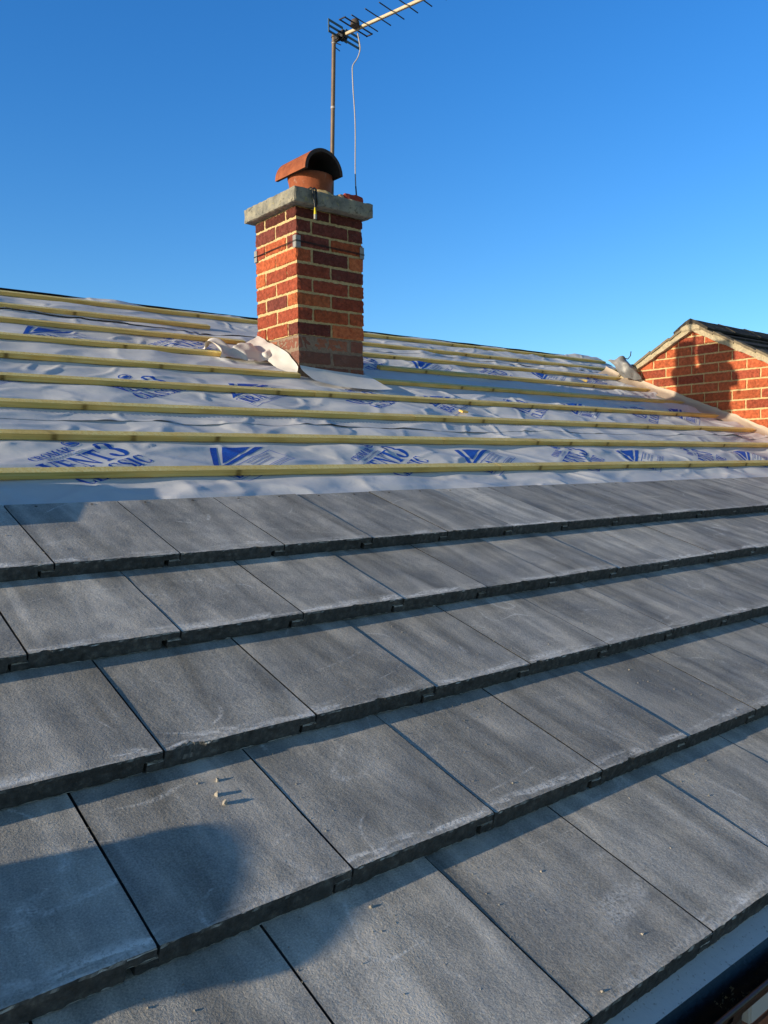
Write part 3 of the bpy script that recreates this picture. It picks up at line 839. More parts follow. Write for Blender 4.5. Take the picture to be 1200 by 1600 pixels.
# ------------------------------------------------------------------ chimney
CX, CY = 2.760, 3.194; CW, CD = .4605, .4353; BH = .0794; CZ = 2.088; MJ = .0118
ch = empty('chimney', (CX + CW / 2, CY + CD / 2, 1.2)); tag(ch, 'square red brick chimney stack rising through the unfinished roof', 'chimney')
m = MB(); mlow = MB(); rb = random.Random(11)
SB = Vector((CX, CY, 0))
def crow(z0, z1, typ, mb, inset=0.0, bright=1.0, dark=.35):
    hd = (CD - MJ * 2 - (CD - MJ) / 2) / 2; full = (CD - MJ) / 2
    fx = (CW - MJ) / 2; hx = (CW - MJ * 2 - fx) / 2
    bd = .10
    bricks = []
    if typ == 0:   # two stretchers across front and back; one in the middle of each side
        for y0 in (0, CD - bd): bricks += [(0, y0, fx, y0 + bd), (fx + MJ, y0, CW, y0 + bd)]
        for x0 in (0, CW - bd): bricks.append((x0, bd + MJ, x0 + bd, CD - bd - MJ))
    else:
        for x0 in (0, CW - bd): bricks += [(x0, 0, x0 + bd, full), (x0, full + MJ, x0 + bd, CD)]
        for y0 in (0, CD - bd): bricks.append((bd + MJ, y0, CW - bd - MJ, y0 + bd))
    for (a, b, c, d) in bricks:
        j = lambda: rb.uniform(-.0026, .0026)
        a2, b2, c2, d2 = a + inset + j(), b + inset + j(), c - inset + j(), d - inset + j()
        mb.rough_box((CX + a2, CY + b2, z0 + MJ / 2 + j()), (CX + c2, CY + d2, z1 - MJ / 2 + j()), .0105, .0042, 62, col=brickcol(rb, dark, bright), corner=.0022, seed=rb.random() * 50)
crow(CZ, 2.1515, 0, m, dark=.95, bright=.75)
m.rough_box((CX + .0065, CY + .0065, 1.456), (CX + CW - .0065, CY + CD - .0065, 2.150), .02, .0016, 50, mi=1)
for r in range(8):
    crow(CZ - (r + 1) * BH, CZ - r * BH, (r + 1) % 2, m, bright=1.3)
m.build('brickwork', [M_BRICK, M_MORTAR], ch, colors=True)
for r in range(8, 11): crow(CZ - (r + 1) * BH, CZ - r * BH, (r + 1) % 2, mlow, inset=.005, bright=1.0, dark=.5)
mlow.rough_box((CX + .001, CY + .001, 1.0), (CX + CW - .001, CY + CD - .001, 1.268), .012, .006, 30, mi=1, corner=.004)
mlow.rough_box((CX + .008, CY + .008, .95), (CX + CW - .008, CY + CD - .008, 1.454), .02, .002, 50, mi=1)
mlow.build('smeared_base_brickwork', [M_BRICKS, M_MORTARG], ch, colors=True)
m = MB()
m.rough_box((2.714, 3.134, 2.1515), (3.256, 3.672, 2.2325), .013, .0045, 28, corner=.004)
m.build('capping_slab', M_SLAB, ch)
# pot
PX, PY, PZ = 2.955, 3.330, 2.232
pot = empty('chimney_pot', (PX, PY, PZ)); tag(pot, 'short round terracotta chimney pot bedded on the concrete slab', 'chimney pot')
m = MB(); m.lathe([(.112, -.01), (.115, .03), (.119, .07), (.124, .10), (.130, .122), (.131, .134), (.128, .139), (.120, .140), (.112, .135), (.100, .02)], (PX, PY, PZ), 56, 0, .02)
m.build('pot', M_POT, pot)
m = MB(); m.lathe([(.165, -.004), (.150, .012), (.132, .028), (.119, .040), (.112, .042)], (PX, PY, PZ), 56, 0, .10)
m.build('mortar_fillet', M_MORTAR, pot)
m = MB(); m.lathe([(.112, .03), (.001, .03)], (PX, PY, PZ), 30); m.build('sooty_throat', M_SOOT, pot)
# hood: half-round ridge tile
hood = empty('hood_tile', (PX, PY, PZ + .155)); tag(hood, 'half-round terracotta ridge tile laid over the chimney pot as a hood', 'ridge tile')
m = MB(); nA = 30; nL = 10; HL0, HL1 = 3.155, 3.460; HX = 2.928; HZ = 2.350; R1, R0 = .127, .108
def hp(r, a, y): return (HX + r * math.cos(a) * 1.0, y, HZ + r * math.sin(a) * 1.0 + (y - HL0) * .02 + .001 * nz(a * 4, y * 20))
vs = []; fs = []
for j in range(nL + 1):
    y = HL0 + (HL1 - HL0) * j / nL
    vs += [hp(R1, PI * i / nA, y) for i in range(nA + 1)] + [hp(R0, PI * i / nA, y) for i in range(nA + 1)]
q = 2 * (nA + 1)
for j in range(nL):
    for i in range(nA):
        fs.append((j * q + i, j * q + i + 1, (j + 1) * q + i + 1, (j + 1) * q + i))
k0 = len(fs)
for j in range(nL):
    for i in range(nA):
        a = nA + 1 + i; fs.append((j * q + a + 1, j * q + a, (j + 1) * q + a, (j + 1) * q + a + 1))
    fs.append((j * q, (j + 1) * q, (j + 1) * q + nA + 1, j * q + nA + 1)); fs.append((j * q + nA, j * q + 2 * nA + 1, (j + 1) * q + 2 * nA + 1, (j + 1) * q + nA))
k1 = len(fs)
for j in (0, nL):
    for i in range(nA): fs.append((j * q + i + 1, j * q + i, j * q + nA + 1 + i, j * q + nA + 2 + i))
o_ = 0
m.add(vs, fs[:k0], 0, smooth=True); m.add(vs, fs[k0:k1], 1, smooth=True); m.add(vs, fs[k1:], 2)
m.build('half_round_tile', [M_HOOD, M_SOOT, simple('sooty_rim', (.075, .055, .05), .9, 0, 40, .5, .8, .003)], hood)
fl = empty('shadow_flue', (3.10, 3.560, 2.232)); tag(fl, 'slim terracotta pipe added unseen behind the hooded chimney pot to shade the gable', 'flue pipe')  # unseen pipe, added to widen the stack's shadow on the gable
m = MB(); m.lathe([(.100, -.004), (.096, .02), (.094, .20), (.098, .21), (.098, .235), (.090, .238), (.080, .23), (.078, .02)], (3.10, 3.560, 2.232), 36, 0, .02); m.build('pipe', M_POT, fl)
m = MB(); m.lathe([(.079, .20), (.001, .20)], (3.10, 3.560, 2.232), 24); m.build('sooty_throat', M_SOOT, fl)
# brick chunk on the slab
m = MB(); m.rough_box((3.085, 3.175, 2.2335), (3.215, 3.235, 2.276), .012, .006, 40, corner=.004, seed=3)
o = m.build('brick_fragment', M_RED, origin=(3.14, 3.20, 2.2335)); tag(o, 'broken red brick fragment lying on the chimney slab beside the aerial cable', 'brick')
m = MB(); m.rough_box((3.055, 3.18, 2.2335), (3.083, 3.225, 2.268), .01, .006, 45, corner=.004, seed=9)
o = m.build('mortar_lump', M_MORTARG, origin=(3.07, 3.20, 2.2335)); tag(o, 'grey lump of old mortar beside the red brick fragment on the slab', 'mortar lump')
# hanging cable end on the slab front
hc = empty('cable_tail', (2.83, 3.125, 2.23)); tag(hc, 'cut black cable tail with yellow end hanging over the front of the chimney slab', 'cable')
m = MB()
m.tube([(2.852, 3.20, 2.240), (2.850, 3.14, 2.243), (2.850, 3.1265, 2.232), (2.853, 3.1255, 2.19), (2.857, 3.127, 2.158), (2.862, 3.15, 2.150)], .0055, 8)
m.tube([(2.825, 3.21, 2.240), (2.828, 3.14, 2.242), (2.829, 3.1265, 2.230), (2.832, 3.1255, 2.19), (2.838, 3.122, 2.15), (2.838, 3.121, 2.13)], .0040, 8)
m.build('black_cable', M_BLACKP, hc)
m = MB(); m.tube([(2.838, 3.121, 2.132), (2.838, 3.120, 2.095)], [.004, .008], 8); m.build('yellow_sleeve', M_YEL, hc)
m = MB(); m.tube([(2.838, 3.120, 2.095), (2.838, 3.120, 2.070)], .0085, 10); m.build('connector', M_GALV, hc)
# lashing
ls = empty('aerial_lashing', (CX, CY, 1.96)); tag(ls, 'thin dark lashing wire with galvanised corner plates around the chimney stack', 'lashing wire')
m = MB(); e_ = .006; zl = 1.958
for dz in (0, .005):
    P = [(CX - e_, CY - e_, zl + dz), (CX + CW + e_, CY - e_, zl - .012 + dz * 1.2), (CX + CW + e_, CY + CD + e_, zl - .004 + dz), (CX - e_, CY + CD + e_, zl - .004 + dz * .5), (CX - e_, CY - e_, zl + dz)]
    for a, b in zip(P[:-1], P[1:]): m.tube([a, b], .0016, 6)
m.build('wire', M_WIRE, ls)
for (x, y) in ((CX, CY), (CX + CW, CY), (CX, CY + CD), (CX + CW, CY + CD)):
    m = MB(); sx = 1 if x == CX else -1; sy = 1 if y == CY else -1
    m.box((x + sx * .011, y - sy * .0042, zl), (.030, .003, .066), bev=.0008); m.box((x - sx * .0042, y + sy * .011, zl), (.003, .030, .066), bev=.0008)
    m.build('corner_plate', M_GALV, ls)

# ------------------------------------------------------------------ aerial
MT = Vector((3.226, 3.45, 3.300)); MF = Vector((3.199, 3.47, 2.232))
ae = empty('tv_aerial', MF); tag(ae, 'television aerial on a tall rusty mast behind the chimney pot', 'aerial')
m = MB(); m.tube([MF, MF + (MT - MF) * .5, MT], .0125, 14); m.build('mast', M_RUSTPOLE, ae)
for tt in (.32, .60, .955):
    m = MB(); c0 = MF + (MT - MF) * tt; d_ = (MT - MF).normalized(); m.tube([c0 - d_ * .006, c0 + d_ * .006], .0136, 14); m.build('tape_band', M_COAX, ae)
bdir = Vector((.206, -.978, 0)).normalized(); edir = Vector((.978, .206, 0)).normalized(); zu = Vector((0, 0, 1))
B0 = Vector((MT.x, MT.y, 3.288)) + bdir * .05 + edir * .026
def bp(b, e=0, z=0): return B0 + bdir * b + edir * e + zu * z
Rb = Matrix((bdir, edir, zu)).transposed()
LB = 1.02
m = MB(); m.box(bp(LB / 2 - .02), (LB + .04, .0165, .0165), Rb, bev=.002); m.build('boom', M_BOOM, ae)
m = MB(); m.box(bp(-.004), (.05, .045, .05), Rb, bev=.006); m.box(bp(-.035, -.02, -.012), (.05, .03, .04), Rb, bev=.006)
m.build('clamp', M_BLACKP, ae)
m = MB()
for dz in (-.018, .012):
    c0 = Vector((MT.x, MT.y, 3.272 + dz))
    m.tube([c0 + Vector((.0155 * math.cos(a), .0155 * math.sin(a), 0)) for a in [2 * PI * i / 12 for i in range(13)]], .0028, 6)
    m.tube([c0 + edir * -.014, c0 + edir * .05 + bdir * .01], .0028, 6)
m.build('mast_bracket', M_RUSTPOLE, ae)
m = MB()
m.tube([Vector((MT.x, MT.y, 3.228)) + edir * .012, Vector((MT.x, MT.y, 3.222)) + edir * .05], .003, 6); m.build('bolt', M_ROD, ae)
ref = None
m = MB()
for e0, e1 in ((-.112, .008), (.040, .160)):
    for z in (-.014, .018, .050): m.box(bp(-.012, (e0 + e1) / 2, z), (.0035, e1 - e0, .0135), Rb)
    for e in (e0, e1): m.box(bp(-.0125, e, .018), (.003, .009, .0775), Rb)
m.box(bp(-.014, .024, 0), (.003, .05, .05), Rb)
m.build('reflector', M_REFL, ae)
m = MB()
d0, d1, ea, eb, zz = .082, .122, -.122, .122, .014
m.tube([bp(d0, ea, zz), bp(d0, eb, zz)], .0042, 8); m.tube([bp(d1, ea, zz), bp(d1, eb, zz)], .0042, 8)
m.tube([bp(d0 - .004, ea, zz), bp(d1 + .004, ea, zz)], .0042, 8); m.tube([bp(d0 - .004, eb, zz), bp(d1 + .004, eb, zz)], .0042, 8)
m.build('folded_dipole', M_ROD, ae)
m = MB(); c0 = bp(.118, -.028, .018)
m.lathe([(.026, -.012), (.027, .0), (.025, .010), (.019, .019), (.010, .024), (.001, .025)], c0, 20); m.box(c0 + Vector((0, 0, -.016)), (.05, .05, .01), Rb, bev=.003)
m.build('balun_cap', simple('brown_plastic', (.10, .075, .06), .7), ae)
for i in range(9):
    b = .170 + .1 * i
    m = MB(); m.tube([bp(b, -.118 + .002 * i, .0115), bp(b, .118 - .002 * i, .0115)], .0033, 8)
    m.build('director', M_ROD, ae)
# cable
m = MB()
cp = [bp(.095, .020, -.01), bp(.098, .030, -.05), bp(.10, .036, -.10), bp(.08, .034, -.145), bp(.055, .020, -.185), bp(.055, .016, -.24), bp(.05, .026, -.33)]
end = Vector((3.205, 3.225, 2.285)); top = cp[-1]
for i in range(1, 11):
    t_ = i / 10; p_ = top.lerp(end + Vector((0, 0, .06)), t_) + Vector((.006 * math.sin(t_ * 5), 0, 0)); cp.append(p_)
def crs(p, n=5):
    out = []
    for i in range(len(p) - 1):
        p0, p1, p2, p3 = p[max(i - 1, 0)], p[i], p[i + 1], p[min(i + 2, len(p) - 1)]
        for k in range(n):
            u = k / n; out.append(.5 * ((2 * p1) + (p2 - p0) * u + (2 * p0 - 5 * p1 + 4 * p2 - p3) * u * u + (3 * p1 - p0 - 3 * p2 + p3) * u ** 3))
    return out + [p[-1]]
m.tube(crs(cp), .0036, 8, smooth=True); m.build('coax_cable', M_COAX, ae)
m = MB(); m.tube([cp[-1], end + Vector((0, 0, -.012))], .0042, 8); m.build('cable_sleeve', M_BLACKP, ae)

# ------------------------------------------------------------------ loose membrane round the chimney
def patch(name, ctrl, mat, label, nu=36, nv=18, wr=.004, fr=22, cat='membrane flap', parent=None, sd=0):
    """bicubic-ish surface through a grid of control points (world)"""
    rows = len(ctrl); cols = len(ctrl[0])
    def cr(p, t):
        n = len(p) - 1; x = t * n; i = min(int(x), n - 1); u = x - i
        p0 = p[max(i - 1, 0)]; p1 = p[i]; p2 = p[i + 1]; p3 = p[min(i + 2, n)]
        return .5 * ((2 * p1) + (p2 - p0) * u + (2 * p0 - 5 * p1 + 4 * p2 - p3) * u * u + (3 * p1 - p0 - 3 * p2 + p3) * u ** 3)
    m = MB()
    def fn(u, w):
        col = [cr(r, u) for r in ctrl]; p = cr(col, w)
        return p + noise.noise_vector(p * fr + Vector((sd, 0, 0))) * wr
    m.grid(fn, nu, nv)
    o = m.build(name, mat, parent)
    if parent is None: tag(o, label, cat)
    return o
def P(px, py, h=-.09, up=0.0):                   # roof-plane point seen at a photo position, lifted off the roof
    d = ray((px, py)); t_ = (h + up - N.dot(co.location)) / N.dot(d); return co.location + d * t_
fy = CY - .004
patch('membrane_flap', [
    [Vector((CX + .008, fy, 1.285)), Vector((CX + .12, fy, 1.276)), Vector((CX + .24, fy, 1.268)), Vector((CX + .36, fy, 1.262)), Vector((CX + CW + .004, fy, 1.258))],
    [Vector((CX + .005, fy - .025, 1.256)), Vector((CX + .12, fy - .027, 1.250)), Vector((CX + .24, fy - .03, 1.246)), Vector((CX + .37, fy - .03, 1.242)), Vector((CX + CW + .03, fy - .03, 1.24))],
    [RP(CX + .01, 3.30, -.068), RP(CX + .12, 3.29, -.072), RP(CX + .25, 3.26, -.072), RP(CX + .37, 3.235, -.070), RP(CX + CW + .015, 3.25, -.066)],
    [RP(CX + .02, 3.245, -.068), RP(CX + .12, 3.225, -.078), RP(CX + .25, 3.20, -.078), RP(CX + .37, 3.185, -.074), RP(CX + CW + .015, 3.175, -.064)],
], M_MEMC, 'smooth white membrane flap turned down at the front foot of the chimney', wr=.0015, fr=9)
lx = CX - .006
def left_base(t): return Vector((lx, CY + CD * t, 0))
zr = lambda y: (-.09 + math.sin(TH) * y) / math.cos(TH)   # height of the membrane plane at y
patch('membrane_flap', [
    [Vector((lx, CY + .0, zr(CY) + .05)), Vector((lx, CY + .10, zr(CY + .1) + .095)), Vector((lx - .004, CY + .20, zr(CY + .2) + .10)), Vector((lx - .006, CY + .30, zr(CY + .3) + .10)), Vector((lx, CY + .42, zr(CY + .42) + .10))],
    [Vector((lx - .012, CY - .01, zr(CY) + .022)), Vector((lx - .035, CY + .08, zr(CY + .08) + .045)), Vector((lx - .045, CY + .19, zr(CY + .19) + .06)), Vector((lx - .055, CY + .29, zr(CY + .29) + .075)), Vector((lx - .04, CY + .40, zr(CY + .4) + .085))],
    [Vector((lx - .030, CY - .02, zr(CY) + .010)), Vector((lx - .075, CY + .07, zr(CY + .07) + .014)), Vector((lx - .085, CY + .17, zr(CY + .17) + .02)), Vector((lx - .10, CY + .27, zr(CY + .27) + .045)), Vector((lx - .10, CY + .38, zr(CY + .38) + .06))],
], M_MEMW, 'cream membrane upstand folded against the lit left side of the chimney', nu=50, nv=24, wr=.007, fr=16)
rnd = random.Random(5)
base = Vector((lx - .02, CY + .22, 0))
ctrl = []
for j in range(5):
    row = []
    for i in range(7):
        x = lx - .02 - .36 * i / 6 ; y = CY + .16 + .27 * j / 4 + .03 * rnd.uniform(-1, 1)
        up = .012 + .055 * math.sin(PI * min(1, j / 4 * 1.15)) * (1 - .35 * i / 6) + .022 * math.sin(i * 2.1 + j * 1.4) * (j not in (0,)) + .008
        row.append(Vector((x + .02 * rnd.uniform(-1, 1), y, zr(y) + max(.004, up))))
    ctrl.append(row)
patch('crumpled_membrane', ctrl, M_MEMW, 'crumpled heap of cream membrane bunched up to the left of the chimney', nu=90, nv=56, wr=.016, fr=13, cat='crumpled membrane')
patch('membrane_flap', [
    [Vector((CX + CW + .004, CY + .02, zr(CY) + .055)), Vector((CX + CW + .006, CY + .12, zr(CY + .12) + .06)), Vector((CX + CW + .006, CY + .25, zr(CY + .25) + .06))],
    [Vector((CX + CW + .03, CY + .01, zr(CY) + .028)), Vector((CX + CW + .035, CY + .11, zr(CY + .11) + .03)), Vector((CX + CW + .03, CY + .24, zr(CY + .24) + .03))],
    [Vector((CX + CW + .09, CY + .03, zr(CY + .03) + .032)), Vector((CX + CW + .07, CY + .12, zr(CY + .12) + .012)), Vector((CX + CW + .07, CY + .24, zr(CY + .24) + .01))],
], M_MEM, 'small curled membrane flap at the right foot of the chimney', wr=.003, fr=14)

# ------------------------------------------------------------------ neighbour's gable
nb = empty('neighbour_house', (8, 3.1, -2.6)); tag(nb, 'neighbouring house with sunlit red brick gable and old dark tiled roof, on the right', 'house')
GX = 6.62; AY, AZ = 3.10, 1.83; PT = math.tan(math.radians(27.5))
def top_z(y): return AZ - abs(y - AY) * PT
m = MB(); rb = random.Random(21)
m.add([(GX + .006, -1.2, -2.6), (GX + .006, 7.4, -2.6), (GX + .006, 7.4, top_z(7.4)), (GX + .006, AY, AZ), (GX + .006, -1.2, top_z(-1.2))], [(0, 1, 2, 3, 4)], 1)
m.add([(GX + .006, -1.2, -2.6), (12, -1.2, -2.6), (12, -1.2, top_z(-1.2)), (GX + .006, -1.2, top_z(-1.2))], [(0, 1, 2, 3)], 1)
r = 0; z = 1.86
while z > -.3:
    z -= BH; r += 1
    y = -.8 + (.119 if r % 2 else 0) + rb.uniform(-.006, .006)
    while y < 6:
        y1 = y + .2275
        zt = z + BH - .011
        zmem = (-.09 + math.sin(TH) * y1) / math.cos(TH)
        if z < max(top_z(y), top_z(y1)) - .01 and zt > zmem - .15:
            k_ = len(m.v)
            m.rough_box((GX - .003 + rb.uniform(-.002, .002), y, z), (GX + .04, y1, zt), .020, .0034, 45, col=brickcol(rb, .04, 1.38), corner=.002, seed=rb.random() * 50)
            for q_ in range(k_, len(m.v)):
                a = m.v[q_]; m.v[q_] = (a[0], a[1], min(a[2], top_z(a[1]) + .006))
        y += .238
m.build('gable_wall', [M_BRICK, M_MORTAR], nb, colors=True)
# roof slopes with tile courses
m = MB()
def slope(side):
    n = 26; L = 4.9
    for i in range(n):
        a = .02 + i * .19; b = a + .23
        for_x = []
        c, s_ = math.cos(math.radians(27.5)), math.sin(math.radians(27.5))
        def pt(x, d, h): return Vector((x, AY + side * (d * c + h * s_), AZ + .026 - d * s_ + h * c))
        nxx = 26
        vs = []; fs = []
        for k in range(nxx + 1):
            x = GX - .035 + (12 - GX) * k / nxx + .004 * nz(k, i)
            dz = .004 * nz(k * 1.7, i * 2.3, side)
            vs += [pt(x, a, .0 + dz), pt(x, b, .022 + dz), pt(x, b + .004, .002 + dz)]
        for k in range(nxx):
            for j in range(2): 
                q = (k * 3 + j, (k + 1) * 3 + j, (k + 1) * 3 + j + 1, k * 3 + j + 1); fs.append(q if side > 0 else q[::-1])
        m.add(vs, fs, 0)
slope(-1); slope(1)
m.build('tiled_roof', M_OLDROOF, nb)
c27, s27 = math.cos(math.radians(27.5)), math.sin(math.radians(27.5))
# verge: pale mortar bedding and the tile ends above it
m = MB(); m2 = MB()
for side in (-1, 1):
    Rv = Matrix(((1, 0, 0), (0, side * c27, side * s27), (0, -s27, c27)))
    d = .0
    org = Vector((GX, AY, AZ + .0))
    if side == -1: Rv = Matrix(((1, 0, 0), (0, -c27, -s27), (0, -s27, c27)))
    m.rough_box((-.040, .02, -.012), (.03, 4.6, .038), .03, .007, 26, R=Rv, org=org, seed=side * 5)
    i = 0
    while d < 4.6:
        m2.rough_box((-.052, d, .036 + .0), (.05, d + .205, .054), .03, .004, 30, R=Rv @ Matrix.Rotation(-.06, 3, 'X'), org=org + Rv @ Vector((0, 0, .0)) - Rv @ (Matrix.Rotation(-.06, 3, 'X') @ Vector((0, d, 0)) - Vector((0, d, 0))), seed=d * 7 + side); d += .20; i += 1
m.build('verge_mortar', M_VERGE, nb); m2.build('verge_tiles', mortar_material('weathered_verge', (.26, .215, .15)), nb)
x = GX - .05; k = 0
while x < 11.5:
    m = MB(); L = .44
    sec = [(-.155, -.068), (-.10, -.030), (-.045, .006), (0, .026), (.045, .006), (.10, -.030), (.155, -.068), (.15, -.084), (.0, -.02), (-.15, -.084)]
    vs = []; fs = []
    for i in range(7):
        xx = x + L * i / 6
        for (a, b) in sec: vs.append((xx, AY + a + .003 * nz(xx * 9, a * 20), AZ + .055 + b + .004 * nz(xx * 9, b * 30, 3) + (.006 if i < 1 else 0)))
    q = len(sec)
    for i in range(6):
        for j in range(q): fs.append((i * q + j, i * q + (j + 1) % q, (i + 1) * q + (j + 1) % q, (i + 1) * q + j))
    fs.append(tuple(range(q))[::-1]); fs.append(tuple(6 * q + j for j in range(q)))
    m.add(vs, fs); m.build('ridge_cap', M_OLDROOF, nb); x += L + .008; k += 1
m = MB(); m.rough_box((GX - .056, AY - .10, AZ - .02), (GX - .01, AY + .10, AZ + .045), .018, .006, 30, corner=.01)
for q_ in range(len(m.v)):
    a = m.v[q_]; m.v[q_] = (a[0], a[1], min(a[2], AZ + .060 - abs(a[1] - AY) * PT))
m.build('ridge_end_mortar', M_VERGE, nb)
# membrane turned up against the neighbour's wall
m = MB()
def up_fn(u, w):
    v = 1.70 + 2.55 * u; y = v * math.cos(TH)
    q = RP(6.60, v, -.088)
    return Vector((GX - .012 - .05 * (1 - w) ** 2 - .07 * (1 - w) ** 3 + .006 * nz(v * 7, w * 3), q.y, q.z + .065 * w + .016 * nz(v * 5, 2) * w + .009 * nz(v * 17, w * 2)))
m.grid(up_fn, 140, 10)
tag(m.build('membrane_upstand', M_MEMT), 'cream membrane strip turned up against the foot of the neighbouring gable wall', 'membrane strip')
# lead flashing sheet standing up at the gable foot
def RY(px, py, x):                                 # photo position on a plane of constant x
    d = ray((px, py)); t_ = (x - co.location.x) / d.x; return co.location + d * t_
LXp = 6.50
patch('lead_flashing', [
    [RY(950, 563, LXp), RY(962, 560, LXp - .03), RY(973, 556, LXp), RY(978, 563, LXp + .05)],
    [RY(960, 573, LXp - .02), RY(970, 570, LXp - .06), RY(981, 568, LXp - .02), RY(988, 572, LXp + .05)],
    [RY(966, 584, LXp), RY(976, 582, LXp - .04), RY(988, 580, LXp), RY(997, 583, LXp + .05)],
    [RY(974, 588, LXp + .03), RY(982, 591, LXp), RY(993, 593, LXp + .02), RY(1000, 592, LXp + .06)],
], M_LEAD, 'crumpled grey lead flashing sheet sticking up at the foot of the neighbouring gable', nu=30, nv=24, wr=.022, fr=14, cat='lead flashing')
m = MB(); m.tube([RY(974, 559, LXp), RY(981, 561, LXp), RY(985, 556, LXp), RY(986, 549, LXp)], .0045, 6)
tag(m.build('wire_hook', M_WIRE), 'bent dark wire curling up from the lead flashing', 'wire')

# ------------------------------------------------------------------ small things lying about
def stone(px, py, r, label, name='mortar_crumb', h=-.012, mat=M_CRUMB, sd=0, cat='crumb', group='crumbs of mortar on the tiles'):
    # find the tile surface under that photo point
    d = ray((px, py)); o = co.location; t_ = -N.dot(o) / N.dot(d)
    for _ in range(6):
        p = o + d * t_; v = p.dot(S); hh = -SL * (v % G) if v < 5 * G else -.03
        t_ = (hh - N.dot(o)) / N.dot(d)
    p = o + d * t_
    bm = bmesh.new(); bmesh.ops.create_icosphere(bm, subdivisions=1, radius=r)
    for v in bm.verts:
        k = 1 + .95 * nz(v.co.x / r * 1.6 + sd, v.co.y / r * 1.6, v.co.z / r * 1.6 + sd * 2); v.co *= k; v.co.z *= (1.5 if r > .0029 and 300 < px < 360 else .8)
    me = bpy.data.meshes.new(name); bm.to_mesh(me); bm.free(); me.materials.append(mat)
    ob = bpy.data.objects.new(name, me); COL.objects.link(ob); ob.location = p + N * (r * .5); ob.rotation_euler = (TH, 0, sd)
    return tag(ob, label, cat, group)
crumbs = [(352, 1257, .0062, 'largest pale crumb of the cluster on the partly shadowed tile'), (338, 1244, .0052, 'rounded pale crumb just above the largest crumb of the cluster'),
 (339, 1222, .0042, 'small pale crumb at the upper right of the crumb cluster'), (309, 1226, .0034, 'small pale crumb at the upper left of the crumb cluster'),
 (343, 1294, .0030, 'tiny crumb right at the rounded shadow tip'), (286, 1288, .0036, 'pale crumb inside the rounded shadow'),
 (801, 1224, .0036, 'crumb in the middle of the fourth course, right of centre'), (983, 1248, .0040, 'flat crumb at the shadow edge near the top of the eaves course'),
 (1048, 1326, .0036, 'crumb in the middle of an eaves tile on the right'), (941, 1550, .0050, 'pale crumb close to the front edge of the lowest eaves tile'),
 (1003, 1461, .0040, 'lower of two crumbs on the eaves tile near the stepped joint'), (1017, 1410, .0034, 'upper of two crumbs on the eaves tile near the stepped joint'),
 (579, 1418, .0044, 'pale crumb in shadow on the eaves course left of centre'), (857, 1007, .0034, 'crumb with a long shadow in the middle course'),
 (983, 1047, .0034, 'yellowish crumb in the fourth course below the shadow band'), (845, 1362, .0034, 'crumb near the top of the widest visible eaves tile'),
 (1165, 1355, .0030, 'small crumb on the far right eaves tile')]
for i, (px, py, r, lb) in enumerate(crumbs): stone(px, py, r * (.62 if i > 3 else .8), lb, sd=i * 1.7)
# fine grit, uncountable
m = MB(); rg = random.Random(9)
for i in range(2600):
    x = rg.uniform(.3, 5.4); v = rg.uniform(0.004, 5 * G + .06)
    if rg.random() < .35: x = rg.uniform(.5, 2.2); v = rg.uniform(0, .9)
    c = 5 - int(v // G) if v < 5 * G else 1
    hh = -SL * (v - (5 - c) * G)
    r = rg.choice([.0005, .0006, .0007, .0009, .0010, .0014]) * rg.uniform(.8, 1.3)
    cpt = RP(x, v, hh + r * .4)
    vs = []
    for ax in ((1, 0, 0), (-1, 0, 0), (0, 1, 0), (0, -1, 0), (0, 0, 1), (0, 0, -1)):
        vs.append(cpt + Vector(ax) * r * rg.uniform(.6, 1.5))
    m.add(vs, [(0, 2, 4), (2, 1, 4), (1, 3, 4), (3, 0, 4), (2, 0, 5), (1, 2, 5), (3, 1, 5), (0, 3, 5)])
tag(m.build('grit', simple('grit', (.30, .29, .265), .9)), 'fine pale grit scattered over the grey tiles', 'grit', kind='stuff')
# timber offcuts
def offcut(px, py, size, rz_, label, up=.0):
    p = P(px, py, -.085 + up); m = MB()
    m.box((0, 0, 0), size, bev=.001); ob = m.build('timber_offcut', M_BAT); ob.location = p + N * size[2] / 2; ob.rotation_euler = (TH, 0, rz_)
    tag(ob, label, 'timber offcut')
offcut(724, 644, (.052, .03, .010), .1, 'small yellow timber offcut lying between battens right of the chimney')
offcut(908, 596, (.09, .03, .012), -.7, 'yellow timber offcut leaning near the lead flashing')
# ------------------------------------------------------------------ unseen, added for their shadows: bucket and tile pair left of the view
bk = empty('shadow_bucket', RP(-.47, .614, -.02)); tag(bk, 'black bucket added unseen beyond the left side to cast its shadow on the tiles', 'bucket')
m = MB(); m.lathe([(.001, .0), (.085, .0), (.128, .175), (.134, .180), (.134, .190), (.126, .190), (.083, .006)], (0, 0, 0), 40)
ob = m.build('body', M_BLACKP, bk); bk.rotation_euler = (TH, 0, 0)
m = MB(); m.tube([(.134 * math.cos(a), .02 * math.sin(a), .18 - .05 * math.sin(a)) for a in [PI * i / 16 for i in range(17)]], .003, 6); m.build('handle', M_WIRE, bk)
for ob in bk.children: ob.matrix_parent_inverse = Matrix.Identity(4); ob.location = (0, 0, 0)
for k in range(2):  # unseen tile pair, added to shade the left end of the top course
    ob = bpy.data.objects.new('shadow_tile', variants[k]); COL.objects.link(ob); ob.location = RP(.28, 1.665, -.0 + .034 * k); ob.rotation_euler = (TH - .02, 0, .01 + .02 * k)
    tag(ob, ('upper' if k else 'lower') + ' unseen grey tile of the pair added to cast shadow beyond the left side', 'roof tile', None, 'thing')

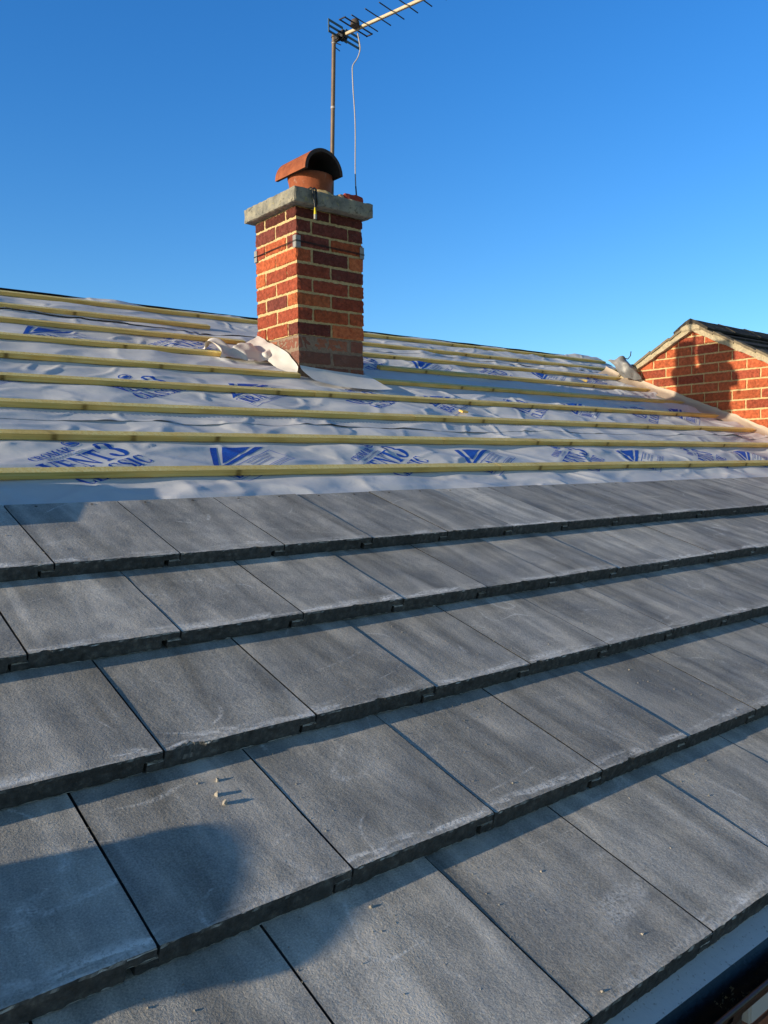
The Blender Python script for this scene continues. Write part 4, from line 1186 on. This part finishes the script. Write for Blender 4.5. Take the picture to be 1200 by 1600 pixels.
# ------------------------------------------------------------------ ground and tree
t = NT('ground'); c_ = t.coord()
cc = t.mix(t.noise(c_, .2, 6), (.05, .075, .03), (.10, .10, .055))
M_GROUND = t.fin(cc, .95, t.bump(t.noise(c_, 5, 5), .6, .05))
m = MB(); m.add([(-1500, -1500, -2.6), (1500, -1500, -2.6), (1500, 1500, -2.6), (-1500, 1500, -2.6)], [(0, 1, 2, 3)])
tag(m.build('ground', M_GROUND), 'grassy ground around the houses', 'ground', kind='structure')
m = MB(); m.box((3, -2.1, -2.55), (9, 4.2, .08)); tag(m.build('patio', simple('paving', (.22, .17, .13), .9, 0, 5, .3, .6, .004)), 'brown paved patio below the eaves', 'patio', kind='structure')
tc = ray((1255, 520)); tp = co.location + tc * (24 / Vector((tc.x, tc.y, 0)).length)
tree = empty('tree', (tp.x, tp.y, -2.6)); tag(tree, 'leafy tree just showing at the right edge behind the neighbouring roof', 'tree')
m = MB(); bx, by = tp.x, tp.y; rt = random.Random(4)
m.tube([(bx, by, -2.6), (bx + .1, by, 0), (bx, by + .1, 2.0), (bx + .05, by, 3.6)], [.22, .17, .11, .04], 10)
tips = []
for i in range(16):
    a = rt.uniform(0, 2 * PI); z0 = rt.uniform(.6, 3.2); L = rt.uniform(.7, 1.35) * (1 - .12 * z0)
    p0 = Vector((bx, by, z0)); p1 = p0 + Vector((math.cos(a) * L * .6, math.sin(a) * L * .6, .3)); p2 = p0 + Vector((math.cos(a) * L, math.sin(a) * L, .75))
    m.tube([p0, p1, p2], [.05, .03, .01], 6); tips += [p1, p2, (p1 + p2) / 2, p2 + Vector((0, 0, .2))]
m.build('trunk', simple('bark', (.10, .075, .05), .9), tree)
m = MB()
for tp_ in tips:
    for i in range(90):
        p = tp_ + Vector((rt.gauss(0, .22), rt.gauss(0, .22), rt.gauss(0, .2))); s_ = rt.uniform(.02, .045)
        a = Vector((rt.uniform(-1, 1), rt.uniform(-1, 1), rt.uniform(-1, 1))).normalized(); b = a.orthogonal().normalized()
        m.add([p - a * s_, p + b * s_ * .5, p + a * s_, p - b * s_ * .5], [(0, 1, 2, 3)])
m.build('crown', simple('leaves', (.10, .085, .03), .7, 0, 2, .5), tree)
